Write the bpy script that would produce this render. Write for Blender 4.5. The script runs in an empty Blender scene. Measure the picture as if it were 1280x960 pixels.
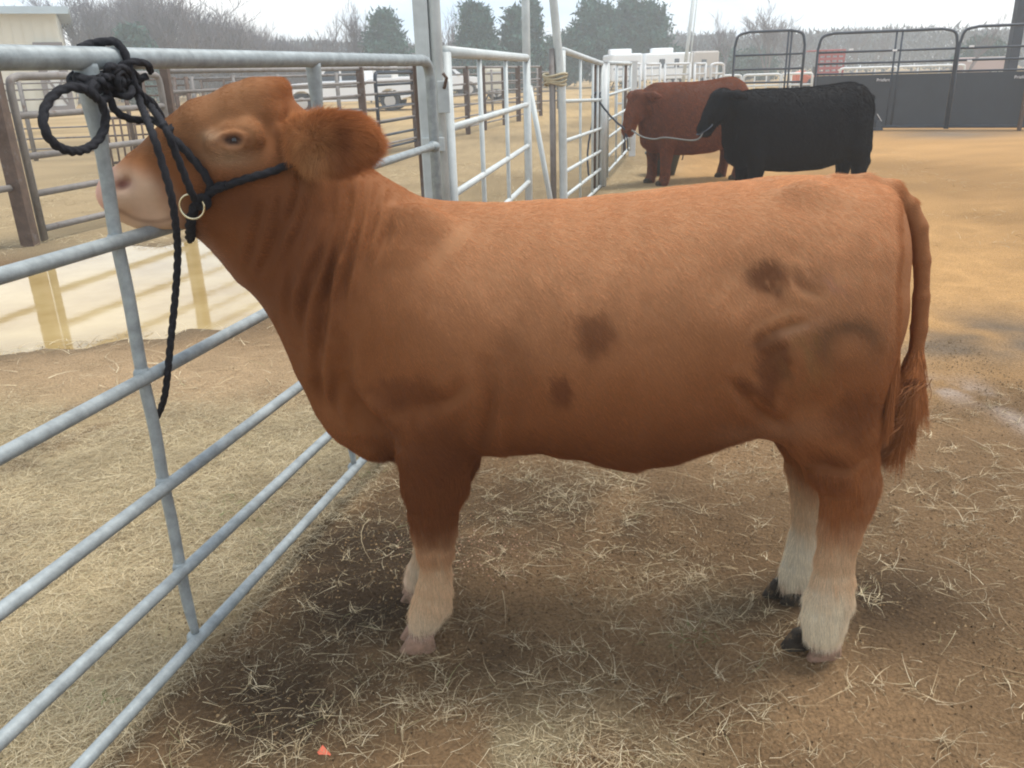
import bpy, math, random
import numpy as np
import openvdb
from mathutils import Vector, Matrix
random.seed(7)
rng = np.random.default_rng(7)
sc = bpy.context.scene
COL = sc.collection

# ---------------------------------------------------------------- camera
FPX, CAM_H = 1035.0, 1.42
PITCH, ROLL = math.atan((480-89)/FPX), math.atan(.03)
Fv = np.array([0, math.cos(PITCH), -math.sin(PITCH)])
Up = np.array([0, math.sin(PITCH), math.cos(PITCH)])
Rv = math.cos(ROLL)*np.array([1., 0, 0]) - math.sin(ROLL)*Up
Vv = math.sin(ROLL)*np.array([1., 0, 0]) + math.cos(ROLL)*Up
CC = np.array([0, 0, CAM_H])
cam_d = bpy.data.cameras.new('camera')
cam = bpy.data.objects.new('camera', cam_d)
COL.objects.link(cam)
M = Matrix(((Rv[0], Vv[0], -Fv[0], 0), (Rv[1], Vv[1], -Fv[1], 0), (Rv[2], Vv[2], -Fv[2], CAM_H), (0, 0, 0, 1)))
cam.matrix_world = M
cam_d.sensor_width = 36
cam_d.lens = FPX/1280*36
cam_d.clip_start = .05
cam_d.clip_end = 2000
sc.camera = cam

# survey helpers: where a sight line meets the ground, a distance or a fence's own vertical plane
def ray(x, y): return (x-640)/FPX*Rv - (y-480)/FPX*Vv + Fv
def ground(x, y, z=0.0):
    r = ray(x, y); return CC + r*((z-CAM_H)/r[2])
def at(x, y, Y):
    r = ray(x, y); return CC + r*(Y/r[1])
def on_plane(x, y, P, n):
    r = ray(x, y); return CC + r*(((P-CC)@n)/(r@n))
def proj(P):
    d = np.asarray(P, float)-CC
    w = np.maximum(d@Fv, .01)
    return 640+FPX*(d@Rv)/w, 480-FPX*(d@Vv)/w

# ---------------------------------------------------------------- sky, sun, exposure
SUN_EL, SUN_AZ = math.radians(68), math.radians(72)     # azimuth clockwise from +Y (north)
w = bpy.data.worlds.new("World"); sc.world = w; w.use_nodes = True
nt = w.node_tree; nt.nodes.clear()
out = nt.nodes.new('ShaderNodeOutputWorld')
sky = nt.nodes.new('ShaderNodeTexSky'); sky.sky_type = 'NISHITA'; sky.sun_disc = False
sky.sun_elevation = SUN_EL; sky.sun_rotation = SUN_AZ; sky.air_density = 1.0; sky.dust_density = 3.0; sky.ozone_density = 1.5
bg = nt.nodes.new('ShaderNodeBackground'); bg.inputs['Strength'].default_value = .085
bc = nt.nodes.new('ShaderNodeBackground'); bc.inputs['Strength'].default_value = 1.02
tc = nt.nodes.new('ShaderNodeTexCoord')
mp = nt.nodes.new('ShaderNodeMapping'); mp.inputs['Scale'].default_value = (1.2, 1.2, 5.0)
nz = nt.nodes.new('ShaderNodeTexNoise'); nz.inputs['Scale'].default_value = 2.2; nz.inputs['Detail'].default_value = 6; nz.inputs['Roughness'].default_value = .55
cr = nt.nodes.new('ShaderNodeValToRGB'); cr.color_ramp.elements[0].position = .36; cr.color_ramp.elements[1].position = .62
cr.color_ramp.elements[0].color = (.62, .80, 1.0, 1); cr.color_ramp.elements[1].color = (1.0, 1.0, .99, 1)
mx = nt.nodes.new('ShaderNodeMixShader'); mx.inputs[0].default_value = .78
L = nt.links.new
L(tc.outputs['Generated'], mp.inputs[0]); L(mp.outputs[0], nz.inputs['Vector']); L(nz.outputs['Fac'], cr.inputs[0])
L(cr.outputs[0], bc.inputs['Color']); L(sky.outputs[0], bg.inputs['Color'])
L(bg.outputs[0], mx.inputs[1]); L(bc.outputs[0], mx.inputs[2]); L(mx.outputs[0], out.inputs['Surface'])
sun_d = bpy.data.lights.new('sun', 'SUN'); sun_d.energy = 2.0; sun_d.angle = math.radians(18); sun_d.color = (1, .95, .87)
sun = bpy.data.objects.new('sun', sun_d); COL.objects.link(sun)
sdir = Vector((math.sin(SUN_AZ)*math.cos(SUN_EL), math.cos(SUN_AZ)*math.cos(SUN_EL), math.sin(SUN_EL)))
sun.rotation_euler = sdir.to_track_quat('Z', 'Y').to_euler()
sun.location = (0, 0, 30)
sc.view_settings.view_transform = 'Standard'; sc.view_settings.look = 'None'
sc.view_settings.exposure = 0.64; sc.view_settings.gamma = 1
sc.cycles.filter_width = 2.0; sc.cycles.volume_bounces = 1; sc.cycles.max_bounces = 6; sc.cycles.use_denoising = True
HAZE = .0038
sc.cycles.transparent_max_bounces = 8

# ---------------------------------------------------------------- numpy noise
def _hash(i, j, s):
    h = (i.astype(np.int64)*374761393 + j.astype(np.int64)*668265263 + s*1442695041) & 0x7fffffff
    h = ((h ^ (h >> 13))*1274126177) & 0x7fffffff
    return ((h ^ (h >> 16)) & 0xffff)/65535.0
def vnoise(x, y, s=0):
    xi, yi = np.floor(x), np.floor(y); fx, fy = x-xi, y-yi
    fx = fx*fx*(3-2*fx); fy = fy*fy*(3-2*fy)
    a, b, c, d = _hash(xi, yi, s), _hash(xi+1, yi, s), _hash(xi, yi+1, s), _hash(xi+1, yi+1, s)
    return (a*(1-fx)+b*fx)*(1-fy)+(c*(1-fx)+d*fx)*fy
def fbm(x, y, s=0, o=4):
    t, a, n = 0, .5, 0
    for k in range(o):
        t = t+a*vnoise(x*2**k+17*k, y*2**k-9*k, s+k); n += a; a *= .5
    return t/n
def sstep(a, b, x):
    t = np.clip((x-a)/(b-a), 0, 1); return t*t*(3-2*t)
def blob(u, v, cx, cy, rx, ry): return np.exp(-((u-cx)/rx)**2-((v-cy)/ry)**2)
def lerp(a, b, t): return a+(b-a)*t[..., None]

# ---------------------------------------------------------------- materials
def mat(name, color=(.5, .5, .5), rough=.6, metal=0., noise=None, bump=None, attr=None, spec=.5, coat=0., wear=None):
    """noise=(scale, amount) varies the value; bump=(scale, strength); wear=(color, scale, threshold)"""
    m = bpy.data.materials.new(name); m.use_nodes = True
    n = m.node_tree; b = n.nodes['Principled BSDF']
    b.inputs['Roughness'].default_value = rough; b.inputs['Metallic'].default_value = metal
    b.inputs['Specular IOR Level'].default_value = spec; b.inputs['Coat Weight'].default_value = coat
    tcn = n.nodes.new('ShaderNodeTexCoord')
    if attr:
        a = n.nodes.new('ShaderNodeAttribute'); a.attribute_name = attr; src = a.outputs['Color']
    else:
        a = n.nodes.new('ShaderNodeRGB'); a.outputs[0].default_value = (*color, 1); src = a.outputs[0]
    if noise:
        t = n.nodes.new('ShaderNodeTexNoise'); t.inputs['Scale'].default_value = noise[0]; t.inputs['Detail'].default_value = 8
        t.inputs['Roughness'].default_value = .65
        n.links.new(tcn.outputs['Object'], t.inputs['Vector'])
        r = n.nodes.new('ShaderNodeMapRange'); r.inputs['From Min'].default_value = .25; r.inputs['From Max'].default_value = .75
        r.inputs['To Min'].default_value = 1-noise[1]; r.inputs['To Max'].default_value = 1+noise[1]
        n.links.new(t.outputs['Fac'], r.inputs[0])
        v = n.nodes.new('ShaderNodeVectorMath'); v.operation = 'SCALE'
        n.links.new(src, v.inputs[0]); n.links.new(r.outputs[0], v.inputs['Scale']); src = v.outputs[0]
    if wear:
        t = n.nodes.new('ShaderNodeTexNoise'); t.inputs['Scale'].default_value = wear[1]; t.inputs['Detail'].default_value = 10
        t.inputs['Roughness'].default_value = .7
        n.links.new(tcn.outputs['Object'], t.inputs['Vector'])
        r = n.nodes.new('ShaderNodeMapRange'); r.inputs['From Min'].default_value = wear[2]; r.inputs['From Max'].default_value = wear[2]+.12
        n.links.new(t.outputs['Fac'], r.inputs[0])
        q = n.nodes.new('ShaderNodeMix'); q.data_type = 'RGBA'; q.inputs['B'].default_value = (*wear[0], 1)
        n.links.new(r.outputs[0], q.inputs['Factor']); n.links.new(src, q.inputs['A']); src = q.outputs['Result']
    n.links.new(src, b.inputs['Base Color'])
    if bump:
        t = n.nodes.new('ShaderNodeTexNoise'); t.inputs['Scale'].default_value = bump[0]; t.inputs['Detail'].default_value = 6
        n.links.new(tcn.outputs['Object'], t.inputs['Vector'])
        u = n.nodes.new('ShaderNodeBump'); u.inputs['Strength'].default_value = bump[1]; u.inputs['Distance'].default_value = .01
        n.links.new(t.outputs['Fac'], u.inputs['Height']); n.links.new(u.outputs[0], b.inputs['Normal'])
    return m

GALV = mat('galvanised_pipe', (.29, .32, .325), .58, .2, noise=(26, .34), bump=(60, .12), wear=((.24, .20, .165), 22, .665))
GALV2 = mat('galvanised_pipe_dull', (.50, .53, .52), .6, .15, noise=(9, .18), wear=((.34, .28, .22), 6, .66))
WHITEP = mat('white_painted_pipe', (.62, .63, .62), .55, 0, noise=(6, .12), wear=((.33, .24, .17), 5, .68))
RUST = mat('rusty_pipe', (.115, .075, .055), .8, .1, noise=(12, .35), bump=(50, .3), wear=((.17, .15, .14), 7, .55))
OLDPIPE = mat('weathered_pipe', (.22, .20, .185), .7, .2, noise=(9, .25), wear=((.13, .08, .055), 6, .56))
BLACKP = mat('black_painted_steel', (.035, .045, .06), .45, 0, noise=(3, .25), spec=.4)
ROPE = mat('black_rope', (.022, .022, .026), .85, 0, noise=(200, .4), bump=(500, .4), spec=.2)
GREYROPE = mat('grey_rope', (.15, .15, .14), .9, 0, noise=(90, .3))
DARKROPE = mat('dark_blue_rope', (.05, .06, .08), .9, 0, noise=(90, .3))
TANROPE = mat('tan_rope', (.42, .36, .24), .9, 0, noise=(90, .3))
BRASS = mat('ring_metal', (.75, .66, .45), .25, 1.0, noise=(30, .1))
HIDE = mat('calf_hide', rough=.8, attr='Col', noise=(60, .05), bump=(260, .05), spec=.12)
FUR = mat('calf_fur', rough=.95, attr='Col', spec=.08)
SHEET = mat('slate_blue_sheet', (.042, .050, .060), .5, 0, noise=(1.2, .18), spec=.35)
HIDE_B = mat('black_hide', (.0065, .006, .007), .75, 0, noise=(25, .3), bump=(70, .6), spec=.2)
HIDE_R = mat('dark_red_hide', (.085, .030, .016), .72, 0, noise=(5, .35), bump=(70, .6), spec=.22)
HOOF_D = mat('dark_hoof', (.038, .030, .022), .8, 0, noise=(40, .4), bump=(60, .6), wear=((.12, .08, .045), 28, .52), spec=.2)
HOOF_P = mat('pale_hoof', (.27, .16, .105), .65, 0, noise=(40, .25), bump=(60, .5), wear=((.13, .085, .05), 25, .5))
EYE = mat('eye_ball', (.012, .008, .006), .08, 0, spec=.6)
SOIL = None

# ---------------------------------------------------------------- object helpers
def tag(o, label=None, cat=None, group=None, kind=None):
    if label: o['label'] = label
    if cat: o['category'] = cat
    if group: o['group'] = group
    if kind: o['kind'] = kind
    return o
def empty(name, loc=(0, 0, 0), rz=0., **k):
    o = bpy.data.objects.new(name, None); COL.objects.link(o); o.location = [float(v) for v in loc]; o.rotation_euler = (0, 0, rz)
    o.empty_display_size = .1
    return tag(o, **k)
def world_of(o):
    b = Matrix.LocRotScale(o.location, o.rotation_euler, o.scale)
    return b if o.parent is None else world_of(o.parent) @ o.matrix_parent_inverse @ b
def link_mesh(name, me, m, parent=None, smooth=False):
    o = bpy.data.objects.new(name, me); COL.objects.link(o)
    if m: me.materials.append(m)
    if smooth: me.shade_smooth()
    if parent is not None:
        o.parent = parent; o.matrix_parent_inverse = world_of(parent).inverted()     # children keep world coordinates
    return o
def mesh_np(name, V, F, m, parent=None, smooth=False, colors=None):
    V = np.asarray(V, np.float32); F = np.asarray(F, np.int32)
    me = bpy.data.meshes.new(name)
    k = F.shape[1]
    me.vertices.add(len(V)); me.vertices.foreach_set('co', V.ravel())
    me.loops.add(F.size); me.loops.foreach_set('vertex_index', F.ravel())
    me.polygons.add(len(F)); me.polygons.foreach_set('loop_start', np.arange(0, F.size, k, dtype=np.int32))
    me.update(calc_edges=True)
    if colors is not None:
        a = me.color_attributes.new('Col', 'FLOAT_COLOR', 'POINT')
        c = np.ones((len(V), 4), np.float32); c[:, :3] = colors; a.data.foreach_set('color', c.ravel())
    return link_mesh(name, me, m, parent, smooth)
class MB:
    """collects shapes and links them as one mesh"""
    def __init__(s): s.v = []; s.f = []
    def add(s, V, F):
        o = len(s.v); s.v += [tuple(float(c) for c in p) for p in V]; s.f += [tuple(i+o for i in f) for f in F]; return s
    def box(s, lo, hi, rz=0., c=(0, 0, 0)):
        V = [(x, y, z) for z in (lo[2], hi[2]) for y in (lo[1], hi[1]) for x in (lo[0], hi[0])]
        if rz or any(c):
            ca, sa = math.cos(rz), math.sin(rz)
            V = [(c[0]+x*ca-y*sa, c[1]+x*sa+y*ca, c[2]+z) for x, y, z in V]
        return s.add(V, [(0, 2, 3, 1), (4, 5, 7, 6), (0, 1, 5, 4), (2, 6, 7, 3), (0, 4, 6, 2), (1, 3, 7, 5)])
    def beam(s, a, b, wx, wy, up=(0, 0, 1)):
        a, b = np.array(a, float), np.array(b, float); t = b-a; t /= np.linalg.norm(t)
        x = np.cross(t, up); 
        if np.linalg.norm(x) < 1e-4: x = np.cross(t, (0, 1, 0))
        x /= np.linalg.norm(x); y = np.cross(x, t)
        V = [p+x*i*wx/2+y*j*wy/2 for p in (a, b) for j in (-1, 1) for i in (-1, 1)]
        return s.add(V, [(0, 1, 3, 2), (4, 6, 7, 5), (0, 4, 5, 1), (2, 3, 7, 6), (0, 2, 6, 4), (1, 5, 7, 3)])
    def tube(s, pts, r, n=10, lobes=0, twist=0., cap=True, sq=1.0):
        P = np.array(pts, float); m = len(P); r = np.broadcast_to(np.array(r, float), (m,))
        T = np.gradient(P, axis=0); T /= np.maximum(np.linalg.norm(T, axis=1), 1e-9)[:, None]
        a = np.array((0, 0, 1.)) if abs(T[0][2]) < .9 else np.array((0, 1., 0))
        x = np.cross(T[0], a); x /= np.linalg.norm(x); V = []; ph = 0.
        for i in range(m):
            x = x-T[i]*(x@T[i]); x /= np.linalg.norm(x); y = np.cross(T[i], x)
            if i: ph += twist*np.linalg.norm(P[i]-P[i-1])
            for k in range(n):
                th = 2*math.pi*k/n
                rr = r[i]*(1+(.42*abs(math.cos(lobes*(th-ph)/2))-.25 if lobes else 0))
                V.append(P[i]+x*rr*math.cos(th)+y*rr*sq*math.sin(th))
        Fc = [(i*n+k, i*n+(k+1) % n, (i+1)*n+(k+1) % n, (i+1)*n+k) for i in range(m-1) for k in range(n)]
        if cap: Fc += [tuple(range(n))[::-1], tuple((m-1)*n+k for k in range(n))]
        return s.add(V, Fc)
    def ellipsoid(s, c, r, seg=16, rings=10):
        V = []; F = []
        for i in range(rings+1):
            ph = math.pi*i/rings
            for k in range(seg):
                th = 2*math.pi*k/seg
                V.append((c[0]+r[0]*math.sin(ph)*math.cos(th), c[1]+r[1]*math.sin(ph)*math.sin(th), c[2]+r[2]*math.cos(ph)))
        F = [(i*seg+k, (i+1)*seg+k, (i+1)*seg+(k+1) % seg, i*seg+(k+1) % seg) for i in range(rings) for k in range(seg)]
        return s.add(V, F)
    def prism(s, poly, y0, y1):
        """x,z outline extruded along y"""
        n = len(poly); V = [(x, y0, z) for x, z in poly]+[(x, y1, z) for x, z in poly]
        return s.add(V, [tuple(range(n)), tuple(range(n, 2*n))[::-1]]+[(i, i+n, (i+1) % n+n, (i+1) % n) for i in range(n)])
    def build(s, name, m, parent=None, smooth=False, bevel=0., xf=None):
        me = bpy.data.meshes.new(name)
        V = s.v if xf is None else [tuple(xf @ Vector(v)) for v in s.v]
        me.from_pydata(V, [], s.f); me.validate(); me.update()
        o = link_mesh(name, me, m, parent, smooth)
        if bevel:
            b = o.modifiers.new('bevel', 'BEVEL'); b.width = bevel; b.segments = 2; b.limit_method = 'ANGLE'
        return o
def curve(pts, n=8):
    """Catmull-Rom through points"""
    P = np.array(pts, float); P = np.vstack([2*P[0]-P[1], P, 2*P[-1]-P[-2]]); o = []
    for i in range(1, len(P)-2):
        for t in np.arange(n)/n:
            o.append(.5*(2*P[i]+(P[i+1]-P[i-1])*t+(2*P[i-1]-5*P[i]+4*P[i+1]-P[i+2])*t*t+(-P[i-1]+3*P[i]-3*P[i+1]+P[i+2])*t**3))
    return np.vstack([o, P[-2]])
def pipe(name, a, b, r, m, parent, n=10, sag=0.):
    a, b = np.array(a, float), np.array(b, float)
    k = 2 if not sag else 9
    t = np.linspace(0, 1, k)[:, None]; P = a+(b-a)*t
    P[:, 2] -= (4*sag*t*(1-t))[:, 0]
    return MB().tube(P, r, n).build(name, m, parent, smooth=True)
def copy_tree(o, parent=None):
    c = o.copy(); COL.objects.link(c)
    if parent is not None: c.parent = parent
    for ch in list(o.children): copy_tree(ch, c)
    return c

# ================================================================ GROUND
PUD = [(-40, 345), (10, 342), (60, 326), (100, 322), (150, 306), (200, 309), (250, 296), (300, 304), (352, 316), (372, 330), (366, 352), (345, 384), (318, 392), (285, 407), (240, 409), (205, 420), (150, 418), (105, 429), (50, 431), (0, 442), (-40, 446)]
PUDW = np.array([ground(*q)[:2] for q in PUD])
def in_poly(x, y, P):
    ins = np.zeros(x.shape, bool); j = len(P)-1
    for i in range(len(P)):
        xi, yi, xj, yj = *P[i], *P[j]
        c = ((yi > y) != (yj > y)) & (x < (xj-xi)*(y-yi)/(yj-yi+1e-12)+xi)
        ins ^= c; j = i
    return ins
def pud_dist(x, y):
    d = np.full(x.shape, 1e9)
    for i in range(len(PUDW)):
        a, b = PUDW[i-1], PUDW[i]; ab = b-a
        t = np.clip(((x-a[0])*ab[0]+(y-a[1])*ab[1])/(ab@ab), 0, 1)
        d = np.minimum(d, np.hypot(x-a[0]-t*ab[0], y-a[1]-t*ab[1]))
    return np.where(in_poly(x, y, PUDW), -d, d)
def gz(x, y):
    """ground height"""
    x = np.asarray(x, float); y = np.asarray(y, float)
    z = .05*(fbm(x*.9, y*.9, 3, 3)-.5)+.028*(fbm(x*6, y*6, 5, 4)-.5)
    near = np.exp(-(np.hypot(x, y)/14)**2)
    z = z*near
    pd = pud_dist(x, y)+.22*(fbm(x*4, y*4, 8, 4)-.5)
    z = z*sstep(0, .5, pd)+np.where(pd < .3, -.030*sstep(.3, -.3, pd), 0)
    # hoof marks in the soft soil near the hind feet
    for cx, cy, r in ((.70, 1.70, .06), (.62, 1.98, .05), (-.45, 2.0, .07), (-.05, 1.6, .05), (.35, 1.55, .05), (1.35, 2.2, .07), (1.1, 1.45, .06)):
        z = z-.018*np.exp(-((x-cx)**2+(y-cy)**2)/r**2)
    return z
def ground_color(x, y):
    u, v = proj(np.stack([x, y, 0*x], -1)); v = np.where(y < .2, 2000, v)
    n1 = fbm(x*1.3, y*1.3, 21, 4); n2 = fbm(x*5, y*5, 31, 4); n3 = fbm(x*.35, y*.35, 41, 3)
    soil = np.array((.165, .102, .053)); dark = np.array((.048, .032, .019)); sand = np.array((.43, .248, .102)); straw = np.array((.36, .285, .165)); damp = np.array((.165, .120, .080)); dead = np.array((.34, .25, .140))
    c = np.broadcast_to(soil, x.shape+(3,)).copy()
    c = lerp(c, soil*1.45, sstep(.45, .75, n1))
    # straw mat on the left near ground
    lf = sstep(45, -10, u-(100+(960-v)*.922)+50*(n2-.5))*sstep(440, 520, v)
    c = lerp(c, straw*1.15, np.clip(lf*.8, 0, 1)*sstep(.3, .6, n2+.2))
    c = lerp(c, straw*.7, np.clip(.9*blob(u, v, 640, 940, 200, 70)+.3*blob(u, v, 860, 760, 100, 50), 0, 1)*sstep(.4, .6, n2))
    # trodden wet soil under and before the animal, its shadow painted in too
    dk = np.clip(1.35*blob(u, v, 450, 720, 120, 80)+1.1*blob(u, v, 340, 890, 140, 80)+.75*blob(u, v, 720, 640, 230, 70)+.7*blob(u, v, 1010, 740, 150, 50)+.5*blob(u, v, 1150, 760, 130, 60)+.5*blob(u, v, 620, 820, 120, 40), 0, 1)
    c = lerp(c, dark, dk*sstep(.25, .6, n2+.12))
    # right side: sand, with a grey damp band
    rt = sstep(.6, 1.2, x-.0*y)*sstep(3.1, 4.2, y+1.2*(n1-.5)) + sstep(9.5, 11.5, y)*sstep(-.5, .8, x)
    c = lerp(c, sand, np.clip(rt, 0, 1))
    bd = blob(u, v, 1230, 425+0*u, 170, 32)*sstep(1050, 1110, u)
    c = lerp(c, damp, np.clip(1.3*bd, 0, 1)*sstep(.3, .55, n1))
    st = np.exp(-((v-(472+(u-1150)*.36+8*np.sin(u*.05)))/13)**2)*sstep(1120, 1165, u)
    c = lerp(c, np.array((.33, .26, .21)), np.clip(.8*st, 0, 1)*sstep(.3, .5, n2))
    # left: brown bank before the puddle, dead grass beyond
    bk = blob(u, v, 200, 465, 330, 48)
    c = lerp(c, np.array((.34, .235, .135)), np.clip(bk*1.1, 0, 1)*sstep(700, 420, u))
    dg = sstep(6.8, 8.2, y)*sstep(1.5, .2, x-.12*y)
    c = lerp(c, dead, dg)
    c = lerp(c, np.array((.20, .16, .10)), dg*blob(u, v, 60, 320, 160, 22))
    c = lerp(c, np.array((.42, .29, .14)), sstep(18, 32, y))
    c = lerp(c, c*.72, sstep(.5, .7, n3)*sstep(3, 8, y))
    # rim of wet mud at the puddle
    pd = pud_dist(x, y)
    c = lerp(c, np.array((.16, .115, .07)), np.exp(-(np.maximum(pd, 0)/.20)**2)*.85)
    # damp mound in the corral near the far panels
    c = lerp(c, np.array((.22, .165, .115)), np.clip(1.2*blob(u, v, 1190, 168, 75, 5), 0, 1))
    n4 = fbm(x*22, y*22, 55, 3)
    return c*(.74+.34*n2+.20*n4)[..., None]
def axis(a, b, step, far, g=1.16):
    c = list(np.arange(a, b, step)); s = step; p = c[-1]
    while p < far: s *= g; p += s; c.append(p)
    s = step; p = c[0]
    l = []
    while p > -far: s *= g; p -= s; l.append(p)
    return np.array(l[::-1]+c)
gx = axis(-3.2, 3.4, .022, 215); gy = axis(.5, 5.2, .022, 215, 1.045)
gy = gy[gy > -60]
GX, GY = np.meshgrid(gx, gy)
GZ = gz(GX, GY)
Vg = np.stack([GX, GY, GZ], -1).reshape(-1, 3)
ny, nx = GX.shape
ii = (np.arange(ny-1)[:, None]*nx+np.arange(nx-1)[None]).ravel()
Fg = np.stack([ii, ii+1, ii+nx+1, ii+nx], -1)
SOIL = mat('bare_soil', rough=.97, attr='Col', noise=(110, .42), bump=(75, 1.0), spec=.1)
SOIL.node_tree.nodes['Bump'].inputs['Distance'].default_value = .022
g = mesh_np('ground', Vg, Fg, SOIL, smooth=True, colors=ground_color(GX, GY).reshape(-1, 3))
tag(g, kind='structure')
# puddle
pm = bpy.data.materials.new('muddy_water'); pm.use_nodes = True
b = pm.node_tree.nodes['Principled BSDF']; b.inputs['Base Color'].default_value = (.52, .40, .21, 1); b.inputs['Roughness'].default_value = .05
b.inputs['IOR'].default_value = 1.40; b.inputs['Specular IOR Level'].default_value = .55; b.inputs['Coat Weight'].default_value = .15; b.inputs['Coat Roughness'].default_value = .06
wn = pm.node_tree.nodes; wt = wn.new('ShaderNodeTexNoise'); wt.inputs['Scale'].default_value = 9; wt.inputs['Detail'].default_value = 4
wc = wn.new('ShaderNodeTexCoord'); wb = wn.new('ShaderNodeBump'); wb.inputs['Strength'].default_value = .10; wb.inputs['Distance'].default_value = .004
pm.node_tree.links.new(wc.outputs['Object'], wt.inputs['Vector']); pm.node_tree.links.new(wt.outputs['Fac'], wb.inputs['Height']); pm.node_tree.links.new(wb.outputs[0], b.inputs['Normal'])
wm = wn.new('ShaderNodeTexNoise'); wm.inputs['Scale'].default_value = 1.6; wm.inputs['Detail'].default_value = 7; wm.inputs['Roughness'].default_value = .6
wr = wn.new('ShaderNodeValToRGB'); wr.color_ramp.elements[0].position = .35; wr.color_ramp.elements[1].position = .66
wr.color_ramp.elements[0].color = (.34, .23, .085, 1); wr.color_ramp.elements[1].color = (.46, .34, .155, 1)
pm.node_tree.links.new(wc.outputs['Object'], wm.inputs['Vector']); pm.node_tree.links.new(wm.outputs['Fac'], wr.inputs[0]); pm.node_tree.links.new(wr.outputs[0], b.inputs['Base Color'])
P = np.array([np.append(q, 0) for q in PUDW]); cen = P.mean(0)
P2 = [cen+(q-cen)*1.12 for q in P]
pu = MB().add([(q[0], q[1], -.012) for q in P2], [tuple(range(len(P2)))]).build('puddle_water', pm)
tag(pu, kind='structure')

# ================================================================ implicit bodies (smooth unions meshed on a fine grid)
def smin(a, b, k):
    h = np.clip(.5+.5*(b-a)/k, 0, 1); return b+(a-b)*h-k*h*(1-h)
class Body:
    def __init__(s, lo, hi, h):
        s.lo = np.array(lo, float); s.h = h
        s.n = np.ceil((np.array(hi)-s.lo)/h).astype(int)
        s.ax = [(s.lo[i]+h*np.arange(s.n[i])).astype(np.float32) for i in range(3)]
        s.d = np.full(s.n, .2, np.float32)
    def sub(s, lo, hi):
        a = np.clip(np.floor((np.array(lo)-s.lo)/s.h).astype(int), 0, s.n); b = np.clip(np.ceil((np.array(hi)-s.lo)/s.h).astype(int)+1, 0, s.n)
        sl = tuple(slice(a[i], b[i]) for i in range(3))
        return sl, s.ax[0][sl[0]][:, None, None], s.ax[1][sl[1]][None, :, None], s.ax[2][sl[2]][None, None, :]
    def cone(s, p1, r1, p2, r2, sy=1., k=.03, cut=False):
        p1, p2 = np.array(p1, float), np.array(p2, float); R = max(r1, r2)*max(1, sy)+k*1.5+.02
        sl, X, Y, Z = s.sub(np.minimum(p1, p2)-R, np.maximum(p1, p2)+R)
        if s.d[sl].size == 0: return s
        b = p2-p1; b[1] /= sy; L2 = max(b@b, 1e-9)
        x, y, z = X-p1[0], (Y-p1[1])/sy, Z-p1[2]
        t = np.clip((x*b[0]+y*b[1]+z*b[2])/L2, 0, 1)
        d = np.sqrt((x-t*b[0])**2+(y-t*b[1])**2+(z-t*b[2])**2)-(r1+(r2-r1)*t)
        s.d[sl] = -smin(-s.d[sl], d, k) if cut else smin(s.d[sl], d, k)
        return s
    def chain(s, pts, k=.03, sy=1., kk=.008):
        """tapered limb: its own segments are joined first, then blended into the body"""
        P_ = np.array([p for p, _ in pts], float); R = max(r for _, r in pts)*max(1, sy)+k*1.5+.02
        sl, X, Y, Z = s.sub(P_.min(0)-R, P_.max(0)+R)
        if s.d[sl].size == 0: return s
        D = None
        for (p1, r1), (p2, r2) in zip(pts[:-1], pts[1:]):
            b = np.array(p2, float)-p1; b[1] /= sy; L2 = max(b@b, 1e-9); x, y, z = X-p1[0], (Y-p1[1])/sy, Z-p1[2]
            t = np.clip((x*b[0]+y*b[1]+z*b[2])/L2, 0, 1)
            d = np.sqrt((x-t*b[0])**2+(y-t*b[1])**2+(z-t*b[2])**2)-(r1+(r2-r1)*t)
            D = d if D is None else smin(D, d, kk)
        s.d[sl] = smin(s.d[sl], D.astype(np.float32), k)
        return s
    def slab(s, xs, top, bot, W, kk, pw, ym, k=.03):
        """body of cross-sections along x: top/bottom height, half width, pear factor, exponent, mid y"""
        xs = np.array(xs, float)
        sl, X, Y, Z = s.sub((xs[0]-.1, s.lo[1], s.lo[2]), (xs[-1]+.1, 1e3, 1e3))
        xc = np.clip(X, xs[0], xs[-1])
        I = lambda v: np.interp(xc, xs, v).astype(np.float32)
        T, B, w_, kf, p_, y0 = I(top), I(bot), I(W), I(kk), I(pw), I(ym)
        zc, H = (T+B)/2, (T-B)/2
        zz = Z-zc; yy = Y-y0
        we = w_*(1+kf*np.clip(zz/H, -1, 1))
        q = (np.abs(yy)/we)**p_+(np.abs(zz)/H)**p_
        f = q**(1/p_)
        d = np.sqrt(yy**2+zz**2)*(1-1/np.maximum(f, .05))
        d = np.where(f < .3, -.7*np.minimum(we, H), d)
        dx = X-xc
        d = np.where(np.abs(dx) > 0, np.sqrt(np.maximum(d, 0)**2+dx**2)+np.minimum(d, 0)*0, d)
        s.d[sl] = smin(s.d[sl], d.astype(np.float32), k)
        return s
    def mesh(s, smooth=2):
        d = s.d
        g_ = openvdb.FloatGrid(.1); g_.copyFromArray(np.clip(d, -.1, .1).astype(np.float32), tolerance=0)
        r = g_.convertToQuads(isovalue=0.0)
        pts, quads = np.array(r[0], np.float64), np.array(r[1], np.int64)
        V = s.lo+pts*s.h
        for _ in range(smooth): V = relax(V, quads, .5)
        return V, quads
def relax(V, Q, a):
    S = np.zeros_like(V); N = np.zeros(len(V))
    for i in range(4):
        u, v = Q[:, i], Q[:, (i+1) % 4]
        for c in range(3):
            S[:, c] += np.bincount(u, V[v, c], len(V))+np.bincount(v, V[u, c], len(V))
        N += np.bincount(u, minlength=len(V))+np.bincount(v, minlength=len(V))
    return V+(S/np.maximum(N, 1)[:, None]-V)*a
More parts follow.
